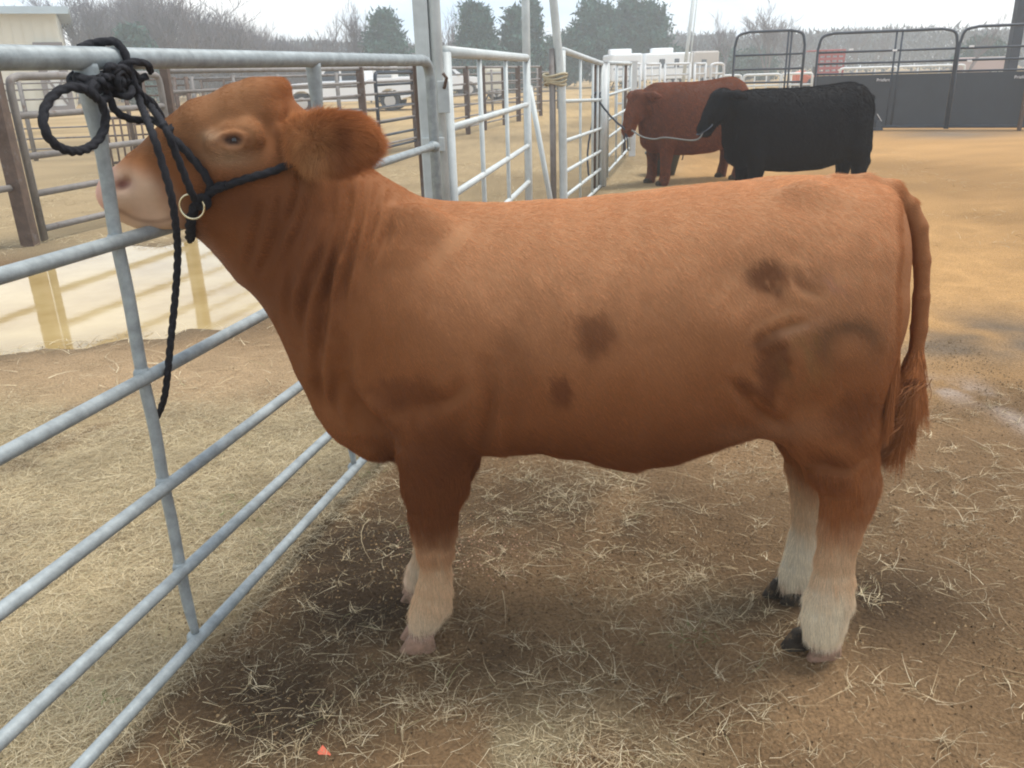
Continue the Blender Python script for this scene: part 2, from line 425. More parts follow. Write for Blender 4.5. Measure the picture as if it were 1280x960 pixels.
def normals(V, Q):
    n = np.cross(V[Q[:, 2]]-V[Q[:, 0]], V[Q[:, 3]]-V[Q[:, 1]]); N = np.zeros_like(V)
    for i in range(4):
        for c in range(3): N[:, c] += np.bincount(Q[:, i], n[:, c], len(V))
    return N/np.maximum(np.linalg.norm(N, axis=1), 1e-12)[:, None]
def polydist(u, v, pts, ends=False):
    """distance to a smooth line; with ends=True also a weight that fades towards both of its ends"""
    d = np.full(u.shape, 1e9); wt = np.zeros(u.shape); P = curve(np.array([(a, b_, 0) for a, b_ in pts]), 4)[:, :2]; m = len(P)-1
    for i, (a, b_) in enumerate(zip(P[:-1], P[1:])):
        ab = b_-a; t = np.clip(((u-a[0])*ab[0]+(v-a[1])*ab[1])/max(ab@ab, 1e-9), 0, 1)
        e = np.hypot(u-a[0]-t*ab[0], v-a[1]-t*ab[1]); near = e < d; d = np.where(near, e, d)
        if ends: wt = np.where(near, np.sin(math.pi*np.clip((i+t)/m, 0, 1))**.7, wt)
    return (d, wt) if ends else d
# ================================================================ THE CALF (foreground)
def px(u, v, Y): return at(u, v, Y)
def pr(u, v, Y, r): return r*((px(u, v, Y)-CC)@Fv)/FPX
def YM(x): return np.interp(x, [-.95, -.6, -.45, -.2, .2, .9], [1.800, 1.855, 1.90, 1.93, 1.905, 1.865])
B = Body((-1.02, 1.50, -.01), (1.12, 2.32, 1.50), .0065)
# columns: u, top v, bottom v, half width, pear, exponent
TB = [
 (392, 212, 470, .105, .10, 2.2), (420, 208, 522, .125, .20, 2.1), (450, 214, 554, .150, .18, 2.1), (480, 228, 565, .180, .12, 2.2),
 (515, 242, 562, .215, .02, 2.3), (560, 250, 556, .245, -.05, 2.3), (610, 253, 549, .262, -.10, 2.35), (660, 252, 545, .275, -.10, 2.4),
 (720, 248, 553, .283, -.08, 2.45), (780, 242, 566, .285, -.06, 2.45), (830, 236, 560, .280, -.04, 2.5), (880, 230, 545, .272, .0, 2.55),
 (930, 226, 528, .262, .05, 2.6), (980, 222, 520, .256, .06, 2.6), (1020, 220, 515, .245, .04, 2.5), (1052, 220, 505, .222, .02, 2.4),
 (1075, 227, 490, .185, .0, 2.3), (1092, 240, 462, .145, .0, 2.1), (1103, 262, 425, .095, .0, 2.0)]
xs = [(px(u, (t+b_)/2, 1.9))[0] for u, t, b_, *_ in TB]
top = [px(u, t, YM(x))[2]-.004 for (u, t, *_), x in zip(TB, xs)]
bot = [px(u, b_, YM(x))[2] for (u, _, b_, *_), x in zip(TB, xs)]
B.slab(xs, top, bot, [r[3] for r in TB], [r[4] for r in TB], [r[5] for r in TB], [YM(x) for x in xs], k=.02)
def C(*q, k=.03, sy=1., dy=0.):
    """chain of (u, v, radius px[, Y]) at the midline"""
    pts = []
    for t in q:
        u, v, r = t[:3]; Y = t[3] if len(t) > 3 else None
        if Y is None:
            x0 = px(u, v, 1.88)[0]; Y = YM(x0)+dy
        pts.append((px(u, v, Y), pr(u, v, Y, r)))
    B.chain(pts, k, sy); return pts
# neck: crest, middle, throat and dewlap
C((470, 275, 48), (410, 232, 47), (385, 190, 46), (360, 168, 36), k=.04, sy=1.25)
C((470, 380, 85), (410, 300, 72), (345, 235, 62), (300, 205, 50), k=.06, sy=1.05)
C((430, 430, 60), (385, 360, 52), (335, 300, 45), (285, 262, 34), k=.06, sy=.9)
C((463, 532, 36), (432, 500, 42), (408, 455, 40), (378, 405, 30), (345, 365, 22), (310, 340, 18), (278, 308, 16), (252, 285, 14), k=.045, sy=.55)
C((505, 540, 34), (470, 548, 27), (445, 530, 30), k=.04, sy=.9)
# shoulder blade and upper arm on each side
for sgn in (-1, 1):
    C((520, 300, 44), (500, 400, 62), (520, 480, 60), k=.05, sy=.55, dy=sgn*.125)
    C((475, 455, 34), (520, 500, 44), (548, 540, 42), k=.05, sy=.8, dy=sgn*.105)
    C((1010, 260, 30), (1050, 300, 44), (1062, 400, 64), (1040, 455, 68), k=.05, sy=.7, dy=sgn*.115)   # hip and thigh
# far and near front legs: (u, v, r, Y)
C((548, 520, 60, 1.80), (545, 560, 50, 1.80), (544, 600, 42.5, 1.81), (542, 636, 31, 1.82), (542, 656, 28.5, 1.82), (544, 684, 23, 1.825), (545, 710, 18, 1.83), (543, 733, 20, 1.83), (540, 750, 22.5, 1.83), (533, 766, 20, 1.825), (529, 777, 16.5, 1.82), k=.022, sy=.85)
C((560, 520, 55, 2.05), (556, 570, 44, 2.05), (548, 620, 30, 2.05), (542, 650, 26, 2.05), (537, 680, 18, 2.05), (533, 700, 17, 2.05), (528, 715, 19, 2.05), (522, 728, 17, 2.05), k=.022, sy=.85)
# hind legs
C((1030, 470, 74, 1.77), (1040, 530, 60, 1.76), (1050, 572, 46, 1.75), (1058, 602, 35, 1.75), (1058, 628, 31, 1.75), (1050, 660, 26, 1.745), (1044, 695, 23, 1.74), (1042, 722, 25, 1.74), (1037, 748, 28, 1.74), (1032, 768, 27, 1.735), (1030, 786, 25, 1.73), k=.028, sy=.82)
C((1040, 480, 70, 2.00), (1025, 540, 52, 2.00), (1020, 580, 38, 2.00), (1018, 610, 30, 2.00), (1014, 640, 25, 2.00), (1010, 670, 22, 2.00), (1006, 695, 23, 2.00), (1000, 715, 24, 1.995), (996, 728, 22, 1.99), k=.028, sy=.82)
C((1079, 592, 18, 1.755), (1081, 614, 12, 1.755), k=.03)     # point of the hock
# sheath / navel fold and flank web
C((745, 566, 10), (785, 574, 10), (830, 566, 9), k=.05, sy=1.0)
C((905, 520, 18), (955, 512, 26), (1000, 520, 38), k=.05, sy=1.0, dy=-.14)
C((905, 520, 18), (955, 512, 26), (1000, 520, 38), k=.05, sy=1.0, dy=.14)
# tail: up over the tail head, hanging behind
C((1040, 232, 14), (1080, 234, 17), (1112, 242, 16), (1134, 258, 12.5, 1.86), (1147, 284, 11, 1.85), (1153, 325, 10.3, 1.84), (1152, 370, 10, 1.83), (1149, 410, 9.5, 1.82), (1144, 445, 8.5, 1.81), (1140, 478, 7.5, 1.78), (1134, 508, 6, 1.77), (1127, 535, 4, 1.76), k=.004, sy=1.)
# ---- head
HY = lambda u: np.interp(u, [130, 210, 290, 380], [1.805, 1.825, 1.85, 1.885])
def H(*q, k=.02, sy=1., dy=0., cut=False):
    pts = [(px(u, v, HY(u)+dy), pr(u, v, HY(u)+dy, r)) for u, v, r in q]
    if cut:
        for (a, ra), (b_, rb) in zip(pts[:-1], pts[1:]): B.cone(a, ra, b_, rb, sy, k, cut=True)
    else: B.chain(pts, k, sy)
H((334, 138, 33), (300, 141, 35), (262, 158, 34), (235, 178, 32), k=.03, sy=1.35)            # skull
H((349, 110, 12.5), (318, 116, 16), k=.022, sy=2.2)                                             # poll
H((250, 168, 32), (215, 196, 32), (185, 218, 30), k=.03, sy=1.02)                            # bridge of the nose
H((190, 228, 33), (168, 240, 31), (158, 244, 29), k=.025, sy=1.28)                           # muzzle
H((152, 232, 19), (148, 240, 19), k=.02, sy=1.9)                                             # nose pad
H((330, 190, 46), (290, 205, 44), (255, 225, 38), (220, 244, 29), (190, 258, 24), k=.03, sy=1.0)  # cheek and jaw
H((300, 240, 30), (255, 262, 24), (215, 268, 17), (180, 272, 14), (166, 268, 13), k=.025, sy=1.2)  # lower jaw
for sg in (-1, 1):
    H((312, 168, 17), (290, 174, 18), (270, 180, 14), k=.02, dy=sg*.088, sy=.8)              # orbit
    H((262, 200, 16), (330, 206, 26), k=.03, dy=sg*.055, sy=.8)
# mouth line, nostrils
HYn = -.085
pts = [(150, 262), (172, 272), (196, 276), (216, 270)]
for sg in (-1, 1):
    H(*[(u, v, 2.2) for u, v in pts], k=.006, dy=sg*.070, sy=1.5, cut=True)
    H((158, 227, 6.5), (148, 234, 6), k=.010, dy=sg*.062, sy=2.0, cut=True)
    H((276, 176, 4), (292, 174, 8), (298, 175, 6), k=.008, dy=sg*.118, sy=1., cut=True)
# ---- ears: broad leaf carried back and out
def ear(sg):
    y0 = HY(360)+sg*.075
    a = [(px(u, v, y0+sg*dy), pr(u, v, y0, r)) for u, v, r, dy in ((362, 168, 15, 0), (384, 175, 27, .040), (410, 177, 32, .075), (436, 175, 29, .095), (449, 176, 21, .105))]
    B.chain(a, .014, .34)
    c = [(px(u, v, y0+sg*dy), pr(u, v, y0, r)) for u, v, r, dy in ((392, 190, 10, .080), (414, 188, 15, .112), (436, 182, 11, .128))]
    for (p, r1), (q, r2) in zip(c[:-1], c[1:]): B.cone(p, r1, q, r2, .45, .012, cut=True)
    return a
EARN = ear(-1); EARF = ear(1)
V, Q = B.mesh(2)
del B
N = normals(V, Q)
def uvside(V, Y=1.66): return proj(np.stack([V[:, 0], np.full(len(V), Y), V[:, 2]], -1))
U_, W_ = proj(V)                       # sculpting coordinates for the near half
nearside = V[:, 1] < YM(V[:, 0])
# far half: mirror to the near side first, so both flanks are sculpted and coloured alike
Vm = V.copy(); ymid = YM(V[:, 0]); Vm[:, 1] = np.where(nearside, V[:, 1], 2*ymid-V[:, 1])
U_, W_ = proj(Vm)
side = sstep(.15, .6, np.abs(N[:, 1]))
disp = np.zeros(len(V))
FOLDS = [
 ([(372, 190), (374, 235), (352, 290), (334, 345)], 5, 5), ([(437, 222), (432, 270), (412, 335), (402, 400), (398, 460), (412, 520)], 9, 7),
 ([(458, 222), (447, 285), (432, 345), (424, 395)], 6, 5), ([(418, 222), (412, 280), (390, 345), (378, 405), (386, 470)], 7, 6),
 ([(474, 226), (464, 280), (450, 335)], 4, 5), ([(330, 250), (318, 300), (308, 345)], 4, 5),
 ([(352, 240), (344, 292), (322, 345)], 5, 5), ([(430, 415), (431, 465), (446, 505), (476, 540), (496, 566)], 10, 9),
 ([(410, 430), (420, 480), (426, 530)], 5, 6), ([(490, 235), (484, 290), (470, 330)], 2.5, 6),
 ([(602, 440), (613, 485), (611, 530), (600, 562)], 7, 9), ([(905, 470), (950, 515), (992, 540)], 4, 8), ([(940, 430), (975, 412), (1010, 400)], 4, 6),
 ([(365, 120), (358, 160), (352, 200)], 3, 5), ([(985, 330), (1005, 360), (1030, 372)], 2, 6), 
 ([(590, 470), (560, 500), (520, 512)], 3, 10), ([(1000, 560), (1040, 585), (1075, 590)], 3, 8), ([(405, 300), (396, 350), (392, 400)], 3, 4), ([(365, 330), (362, 380), (372, 430)], 4, 5), ([(382, 215), (382, 262), (362, 315)], 3, 4)]
for r0, amp in ((1.2, 3.5), (1.8, -2.0)):       # eyelids
    disp += side*amp*.001*np.exp(-((np.sqrt(((U_-291)/13)**2+((W_-175)/8.5)**2)-r0)/.28)**2)
for pl, a, s in FOLDS:
    d, fw = polydist(U_, W_, pl, True); a = a*fw
    a = a*2.2
    disp += side*(.35+1.2*fbm(U_/30, W_/30, 64, 2))*(-a*.001*np.exp(-(d/s)**2)+.0005*a*np.exp(-((d-2.1*s)/(s*1.1))**2))
for cx, cy, rx, ry, a in ((525, 420, 75, 85, 8), (1055, 415, 75, 75, 8), (930, 345, 40, 45, -12), (1005, 345, 30, 40, -4), (700, 400, 60, 110, 5), (640, 470, 32, 60, -7), (885, 480, 60, 35, -5), (590, 330, 40, 70, -5), (1092, 300, 30, 40, 5), (250, 205, 22, 14, -5), (545, 652, 30, 14, 4), (545, 700, 10, 26, -4), (1068, 606, 20, 12, 5), (1050, 690, 12, 30, -4), (1035, 748, 26, 12, 3), (292, 192, 22, 8, 3), (1040, 520, 40, 25, 4)):
    disp += side*a*.0012*blob(U_, W_, cx, cy, rx, ry)
disp += side*.0022*np.sin((V[:, 0]*16+V[:, 2]*1.5)*2*math.pi)*blob(U_, W_, 740, 400, 110, 90)*.5      # faint ribs
disp += .0035*(fbm(U_/45, W_/45, 61, 2)-.5)*2
V = V+N*disp[:, None]
N = normals(V, Q)

def coat(U, W, V3, N3):
    n1 = fbm(U/60, W/60, 71, 4); n2 = fbm(U/9, W/26, 75, 3); z = V3[:, 2]
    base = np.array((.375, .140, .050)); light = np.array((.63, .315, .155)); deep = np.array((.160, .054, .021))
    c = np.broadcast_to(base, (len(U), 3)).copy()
    c = lerp(c, light, sstep(.72, 1.10, z+.08*(n1-.5))*sstep(420, 620, U)*.95)  # paler back: mostly light from above, painted into the coat
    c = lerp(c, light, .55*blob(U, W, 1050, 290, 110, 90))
    c = lerp(c, deep, .75*sstep(.86, .54, z+.06*(n1-.5))*sstep(430, 500, U)*sstep(1010, 900, U))  # lower side and belly darkened, mostly shade painted into the coat
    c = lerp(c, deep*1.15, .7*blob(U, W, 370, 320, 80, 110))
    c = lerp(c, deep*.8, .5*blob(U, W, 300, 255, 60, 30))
    wet = np.zeros(len(U))
    j = 26*(fbm(U/16, W/16, 80, 4)-.5)+14*(fbm(U/6, W/9, 82, 2)-.5)
    for cx, cy, rx, ry, a in ((958, 344, 24, 17, .9), (740, 398, 20, 8, .55), (742, 418, 24, 22, .75), (700, 488, 13, 18, .75), (966, 452, 18, 34, .85), (952, 486, 24, 10, .7), (510, 492, 38, 20, .55), (1070, 520, 30, 26, .55), (1035, 585, 26, 18, .5), (1010, 348, 22, 14, .35), (545, 560, 26, 36, .35), (640, 470, 26, 40, .25)):
        q = ((U+j-cx)/rx)**2+((W+j-cy)/ry)**2
        wet = np.maximum(wet, 1.05*a*sstep(2.4, .2, q))
    c = lerp(c, np.array((.13, .040, .016)), wet*.8)
    # dark soiled arc on the thigh, ochre rub below the hip
    q = ((U-1058)/42)**2+((W-432)/34)**2
    arc = np.exp(-((np.sqrt(q)-.8)/.35)**2)*sstep(470, 410, W+.3*(U-1058))
    c = lerp(c, np.array((.085, .052, .032)), np.clip(arc, 0, 1)*(.45+.5*n2)*.85)
    c = lerp(c, np.array((.36, .19, .075)), .65*blob(U, W, 1005, 440, 30, 50)*sstep(.35, .6, n2))
    c = lerp(c, np.array((.52, .27, .15)), .7*np.exp(-((W-(415-.25*(U-985)-.004*(U-985)**2))/5)**2)*sstep(960, 985, U)*sstep(1050, 1020, U))
    c = lerp(c, np.array((.55, .27, .16)), .75*sstep(.5, .68, fbm(U/7, W/12, 91, 2))*blob(U, W, 1035, 360, 22, 26))
    c = lerp(c, np.array((.40, .19, .095)), .55*np.exp(-((W-(545-.1*(U-900)))/14)**2)*sstep(860, 930, U)*sstep(1080, 1000, U))
    # pale legs
    tan = np.array((.60, .35, .19)); cream = np.array((.74, .53, .33)); white = np.array((.86, .75, .56))
    fl = sstep(620, 560, U)*0+1
    lz = z+.07*(n2-.5)+.05*(n1-.5)
    legs = ((U > 470) & (U < 610)) | (U > 960)
    front = (U < 700)
    z1 = np.where(front, .35, .385); z2 = np.where(front, .25, .325); z3 = np.where(front, .10, .20)
    tl = sstep(.045, -.045, lz-z1)*legs*(V3[:, 1] < 2.5)
    tail = (U > 1118)
    c = np.where(tail[:, None], lerp(c, base*1.05, np.full(len(U), .7)), c)
    tl = tl*(~((U > 1120) & (z > .3)))
    c = lerp(c, tan, tl*.92)
    c = lerp(c, cream, sstep(.05, -.05, lz-z2)*legs*.8*tl)
    c = lerp(c, white, sstep(.07, -.06, lz-z3)*legs*np.where(front, .6, 1.)*tl)
    c = lerp(c, np.array((.55, .34, .22)), sstep(.035, .0, lz-.02)*legs*.6*tl)
    c = lerp(c, np.array((.42, .24, .13)), .5*tl*sstep(.52, .66, n1)*sstep(.1, .2, z))
    c = lerp(c, np.array((.50, .30, .17)), .3*legs*sstep(500, 600, W)*(N3[:, 0] > .3)*(U > 1000)*sstep(.62, .5, z)*.6)
    # head
    c = lerp(c, np.array((.42, .20, .09)), .9*sstep(360, 300, U)*sstep(235, 160, W))
    c = lerp(c, np.array((.60, .40, .25)), .85*np.clip(blob(U, W, 282, 196, 30, 12)+.8*blob(U, W, 262, 170, 14, 8), 0, 1))
    c = lerp(c, np.array((.035, .02, .015)), np.clip(1.4*blob(U, W, 291, 175, 14, 7.5), 0, 1))
    mz = sstep(236, 176, U-.55*(W-240)+16*(n2-.5))*sstep(198, 232, W+.15*(170-U))
    c = lerp(c, np.array((.66, .47, .33)), mz*.9)
    c = lerp(c, np.array((.55, .33, .22)), .5*blob(U, W, 150, 268, 40, 12)*mz)
    c = lerp(c, np.array((.30, .15, .12)), np.clip(1.1*blob(U, W, 154, 230, 12, 8), 0, 1))
    c = lerp(c, np.array((.60, .34, .27)), .8*sstep(150, 138, U))
    c = lerp(c, np.array((.62, .42, .32)), .45*sstep(360, 290, U)*np.exp(-(polydist(U, W, [(250, 310), (300, 365), (335, 390)])/12)**2))
    # ear lining tan, narrow dark red band down its middle
    c = lerp(c, np.array((.40, .21, .095)), .85*blob(U, W, 388, 190, 24, 30))
    c = lerp(c, np.array((.16, .055, .025)), .7*blob(U, W, 420, 178, 12, 24))
    c = lerp(c, np.array((.20, .10, .06)), .55*np.exp(-(polydist(U, W, [(148, 262), (172, 274), (198, 277), (216, 272)])/2.6)**2))
    c = lerp(c, np.array((.17, .065, .03)), .5*np.exp(-(polydist(U, W, [(268, 180), (280, 170), (298, 167), (312, 176)])/3)**2))
    return c*(.94+.12*n2)[:, None]
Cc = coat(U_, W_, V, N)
calf = empty('calf', (.2, 1.9, 0), label='large reddish-brown calf with pale lower legs, standing haltered at the near gate', cat='calf')
skinf = sstep(200, 240, U_-.55*(W_-240)+20)          # the hair is thick except on the muzzle and round the eye
skinf = skinf*(1-sstep(1.9, .9, np.sqrt(((U_-290)/15)**2+((W_-175)/9)**2)))
body = mesh_np('body', V, Q, HIDE, calf, smooth=True, colors=Cc*(1-.45*skinf)[:, None])  # skin darkened beneath the hair, painting in shade between strands
# ---- fur: short strands combed back and down
tri = np.concatenate([Q[:, [0, 1, 2]], Q[:, [0, 2, 3]]])
TA = np.linalg.norm(np.cross(V[tri[:, 1]]-V[tri[:, 0]], V[tri[:, 2]]-V[tri[:, 0]]), axis=1)
def hair(name, P3, rad, col, m_, par):
    n, m = P3.shape[:2]; hc = bpy.data.hair_curves.new(name); hc.add_curves([m]*n)
    hc.attributes['position'].data.foreach_set('vector', P3.astype(np.float32).ravel())
    ra = hc.attributes.get('radius') or hc.attributes.new('radius', 'FLOAT', 'POINT')
    ra.data.foreach_set('value', np.tile(np.asarray(rad, np.float32), n))
    ca = hc.attributes.new('Col', 'FLOAT_COLOR', 'CURVE'); cl = np.ones((n, 4), np.float32); cl[:, :3] = col
    ca.data.foreach_set('color', cl.ravel()); hc.materials.append(m_)
    o = bpy.data.objects.new(name, hc); COL.objects.link(o); o.parent = par; o.matrix_parent_inverse = world_of(par).inverted()
    return o
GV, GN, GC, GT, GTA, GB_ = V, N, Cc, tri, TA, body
def strands(n, weight, length, lift, flow, width, seg, cf, name, jitter=.25, droop=0., nmix=.8, mat_=None, var=.14, geo=None):
    V, N, Cc, tri, TA, body = geo or (GV, GN, GC, GT, GTA, GB_)
    wv = TA*weight[tri].mean(1); cs = np.cumsum(wv); k = np.searchsorted(cs, rng.random(n)*cs[-1])
    a, b_ = rng.random(n), rng.random(n); s_ = a+b_ > 1; a[s_], b_[s_] = 1-a[s_], 1-b_[s_]
    w0 = 1-a-b_; T = tri[k]
    I = lambda A: A[T[:, 0]]*w0[:, None]+A[T[:, 1]]*a[:, None]+A[T[:, 2]]*b_[:, None]
    p = I(V); nn = I(N); nn /= np.linalg.norm(nn, axis=1)[:, None]; c = I(Cc)
    Ln = I(length[:, None])[:, 0]*(.65+.7*rng.random(n)); f = I(flow)
    f = f+jitter*rng.normal(size=(n, 3))
    f -= nn*(f*nn).sum(1)[:, None]; f /= np.maximum(np.linalg.norm(f, axis=1), 1e-6)[:, None]
    d = f+nn*lift*(.6+.8*rng.random(n))[:, None]; d /= np.linalg.norm(d, axis=1)[:, None]
    sd = np.cross(d, nn); sd /= np.maximum(np.linalg.norm(sd, axis=1), 1e-6)[:, None]
    # a fan of side vectors so that strands also show from the side
    ang = rng.uniform(-1.2, 1.2, n)[:, None]; sd = sd*np.cos(ang)+np.cross(d, sd)*np.sin(ang)
    ts = np.linspace(0, 1, seg+1); rows = []
    for t in ts: rows.append(p-nn*.001+d*(Ln*t)[:, None]+np.array((0, 0, -1.))*(droop*Ln*t*t)[:, None]+(f*(Ln*.3*t*t)[:, None]))
    o = hair(name, np.stack(rows, 1), width*.5*(1-.9*ts), c*cf*(1-var+2*var*rng.random(n))[:, None], mat_ or FUR, body)
    tag(o, kind='stuff')
    return o
one = np.ones(len(V)); z = V[:, 2]
vis = .25+.75*(N@(-(Fv))*0+1)*nearside+.3*(z > 1.05)
earm = np.zeros(len(V))
for A_ in (EARN, EARF):
    for p_, r_ in A_[1:]:
        earm = np.maximum(earm, sstep(1.6, 1.05, np.linalg.norm((V-p_)*np.array((1, 1.3, 1)), axis=1)/r_))
earm = earm*(U_ > 362)*(z > 1.1)
flow = np.zeros((len(V), 3)); flow[:, 0] = .55; flow[:, 2] = -.75
hd = sstep(420, 330, U_)*(W_ < 330)
flow[:, 0] = np.where(hd > .5, .8, flow[:, 0]); flow[:, 2] = np.where(hd > .5, -.15, flow[:, 2])
nk = sstep(520, 440, U_)*(1-hd)*(W_ > 215)
flow[:, 0] = flow[:, 0]*(1-nk)-.12*nk; flow[:, 2] = flow[:, 2]*(1-nk)-.95*nk
leg_ = (z < .55)*((U_ > 470) & (U_ < 610) | (U_ > 960))
flow[:, 0] = np.where(leg_ > 0, .12, flow[:, 0]); flow[:, 2] = np.where(leg_ > 0, -1, flow[:, 2])
leng = .011*one+.010*leg_+.008*(z < .62)*(~(leg_ > 0))-.004*(hd > .5)
leng = leng*(1-.5*nk); leng = np.where((U_ > 1125)&(W_ > 250)&(W_ < 450), .005, leng)
leng = np.where((U_ < 232)&(W_ > 200), .004, leng)
eyezone = sstep(1.6, .7, np.sqrt(((U_-290)/15)**2+((W_-175)/9)**2))
bw = np.where(earm > .3, 0, one)*vis*(1-eyezone)*(np.where((U_ < 200) & (W_ > 205), .25, 1))
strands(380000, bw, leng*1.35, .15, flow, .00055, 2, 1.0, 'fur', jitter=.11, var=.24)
ef = np.zeros((len(V), 3)); ec = (EARN[2][0]+np.array((-.02, 0, .0)))
dv = V-np.where(nearside[:, None], EARN[2][0], EARF[2][0]); ef[:] = dv/np.maximum(np.linalg.norm(dv, axis=1), 1e-4)[:, None]; ef[:, 0] += .75; ef[:, 2] -= .30
strands(42000, earm, .025*one, .42, ef, .0008, 4, 1.1, 'ear_hair', jitter=.30, droop=.2, var=.35)
# switch of the tail
tw = sstep(430, 480, W_)*(U_ > 1108)*(np.abs(V[:, 1]-1.78) < .07)*(z > .45)*(U_ > 1108)
tf = np.zeros((len(V), 3)); tf[:, 2] = -1; tf[:, 0] = -.22
if (tw > 0).sum() > 20:
    strands(11000, tw, .060*one, .30, tf, .0011, 5, .80, 'tail_switch', jitter=.13, droop=.5)
# curls hanging off the end of the tail
P3, Csw = [], []
for k in range(2600):
    t0 = rng.random()**.8; p0 = px(1144-24*t0+rng.normal()*5.5*(1-.3*t0), 472+62*t0, 1.77+rng.normal()*.012)
    lock = int(t0*9); rl = np.random.default_rng(lock); ph = rl.uniform(0, 6.28)+.5*rng.normal(); Lk = rng.uniform(.05, .11); wv_ = .004+.012*rl.random(); sl = rng.normal()*.06-.20+.12*rl.normal()
    t = np.linspace(0, 1, 9)
    P3.append(p0+np.stack([sl*Lk*t+wv_*(np.sin(ph+7*t)-np.sin(ph)), wv_*.6*np.cos(ph+7*t), -Lk*t], 1)); Csw.append(np.array((.36, .155, .068))*rng.uniform(.5, 1.15))
sw = hair('tail_tuft', np.array(P3), .0009*(1-.8*np.linspace(0, 1, 9)), np.array(Csw), FUR, body); tag(sw, kind='stuff')
# eyes
for sg in (-1, 1):
    e = px(291, 176, HY(291)+sg*.094)
    MB().ellipsoid(e, (.019, .0145, .0125), 20, 12).build('eye', EYE, body, smooth=True)
# hooves: two claws each
def hoof(c, s, m, yaw=0., off=0.):
    """c = toe-side base centre on the ground"""
    for k in (-1, 1):
        mb = MB(); poly = []
        secs = []
        for (zz, x0, x1, hw) in ((0.0, -.052, .034, .021), (.012, -.050, .035, .022), (.035, -.036, .032, .020), (.055, -.022, .030, .017)):
            ring = []
            for a in np.linspace(0, 2*math.pi, 14, endpoint=False):
                ex = math.copysign(abs(math.cos(a))**.8, math.cos(a)); ey = math.copysign(abs(math.sin(a))**.8, math.sin(a))
                ring.append(((x0+x1)/2+ex*(x1-x0)/2-off*(k > 0), k*.0235+ey*hw*(1 if ex > -.3 else .85), zz))
            secs.append(ring)
        Vh = []
        for ring in secs:
            for x, y, z_ in ring:
                x, y = x*math.cos(yaw)-y*math.sin(yaw), x*math.sin(yaw)+y*math.cos(yaw)
                Vh.append((c[0]+x*s, c[1]+y*s, c[2]+z_*s))
        n_ = 14; Fh = [(i*n_+j, i*n_+(j+1) % n_, (i+1)*n_+(j+1) % n_, (i+1)*n_+j) for i in range(3) for j in range(n_)]+[tuple(range(n_))[::-1], tuple(3*n_+j for j in range(n_))]
        mb.add(Vh, Fh).build('hoof', m[0] if k < 0 else m[1], calf, smooth=True)
def gp(u, v): 
    q = ground(u, v); q[2] = float(gz(q[0], q[1]))-.012; return q
hoof(gp(526, 799), 1.14, (HOOF_P, HOOF_P), yaw=.1)
hoof(gp(520, 740), .9, (HOOF_P, HOOF_P))
hoof(gp(1027, 807), 1.08, (HOOF_P, HOOF_D), yaw=.2, off=.045)
hoof(gp(993, 743), 1.05, (HOOF_D, HOOF_D), yaw=.1, off=.03)
# ================================================================ NEAR GATE (galvanised, the calf is tied to it)
GA = ground(100, 960, .13); GB = ground(455, 575, .13)
gd = (GB-GA); gd[2] = 0; gd /= np.linalg.norm(gd); gn = np.cross(gd, (0, 0, 1.))
def gp1(t, z): return np.array((GA[0]+gd[0]*t, GA[1]+gd[1]*t, z))
def gt(u, v):                                     # position along the gate under a sight line
    q = on_plane(u, v, GA, gn); return (q-GA)@gd
tE = gt(540, 130)
gate = empty('pipe_gate', gp1(1.2, 0), label='near galvanised pipe gate that the reddish-brown calf is tied to', cat='gate', group='pipe gates around the pen')
c = [gp1(-1.25, 1.462), gp1(tE-.09, 1.470), gp1(tE-.04, 1.460), gp1(tE-.008, 1.425), gp1(tE, 1.37), gp1(tE, .11)]
MB().tube(np.vstack([curve(c[1:5], 6), c[5]]).tolist() and [c[0]]+[list(q) for q in np.vstack([curve(c[1:5], 6), c[5]])], .021, 16).build('gate_frame', GALV, gate, smooth=True)
for zz, sag in ((1.128, .014), (.825, .008), (.560, .006), (.333, .004), (.130, .0)):
    pipe('rail', gp1(-1.25, zz), gp1(tE, zz+.006), .0148, GALV, gate, 14, sag)
far = -gn if gn@(np.array((0, 5., 0))-GA) < 0 else gn
for t0 in (-.35, gt(150, 290), gt(397, 120)):
    q = [gp1(t0, zz)+far*o_ for zz, o_ in ((1.46, .004), (1.40, .004), (1.25, .006), (1.13, .012), (1.0, .010), (.825, .014), (.69, .010), (.56, .014), (.45, .012), (.333, .014), (.24, .014), (.14, .008))]
    m_ = curve(q, 4); rr = np.interp(m_[:, 2], [.13, .22, .4, 1.3, 1.38, 1.46], [.009, .013, .013, .0135, .021, .023])
    MB().tube(m_, rr, 12).build('stay', GALV, gate, smooth=True)
for t0 in (gt(150, 290), gt(397, 120)):
    for zz in (1.128-.012, .825, .56, .333, .13):
        MB().ellipsoid(gp1(t0, zz)+far*.014, (.019, .019, .021), 10, 8).build('weld_bead', GALV, gate, smooth=True)
for zz in (1.128, .825, .56, .333):               # weld beads where the rails meet the end upright
    MB().ellipsoid(gp1(tE-.012, zz+.004), (.028, .028, .024), 12, 8).build('weld_collar', GALV, gate, smooth=True)

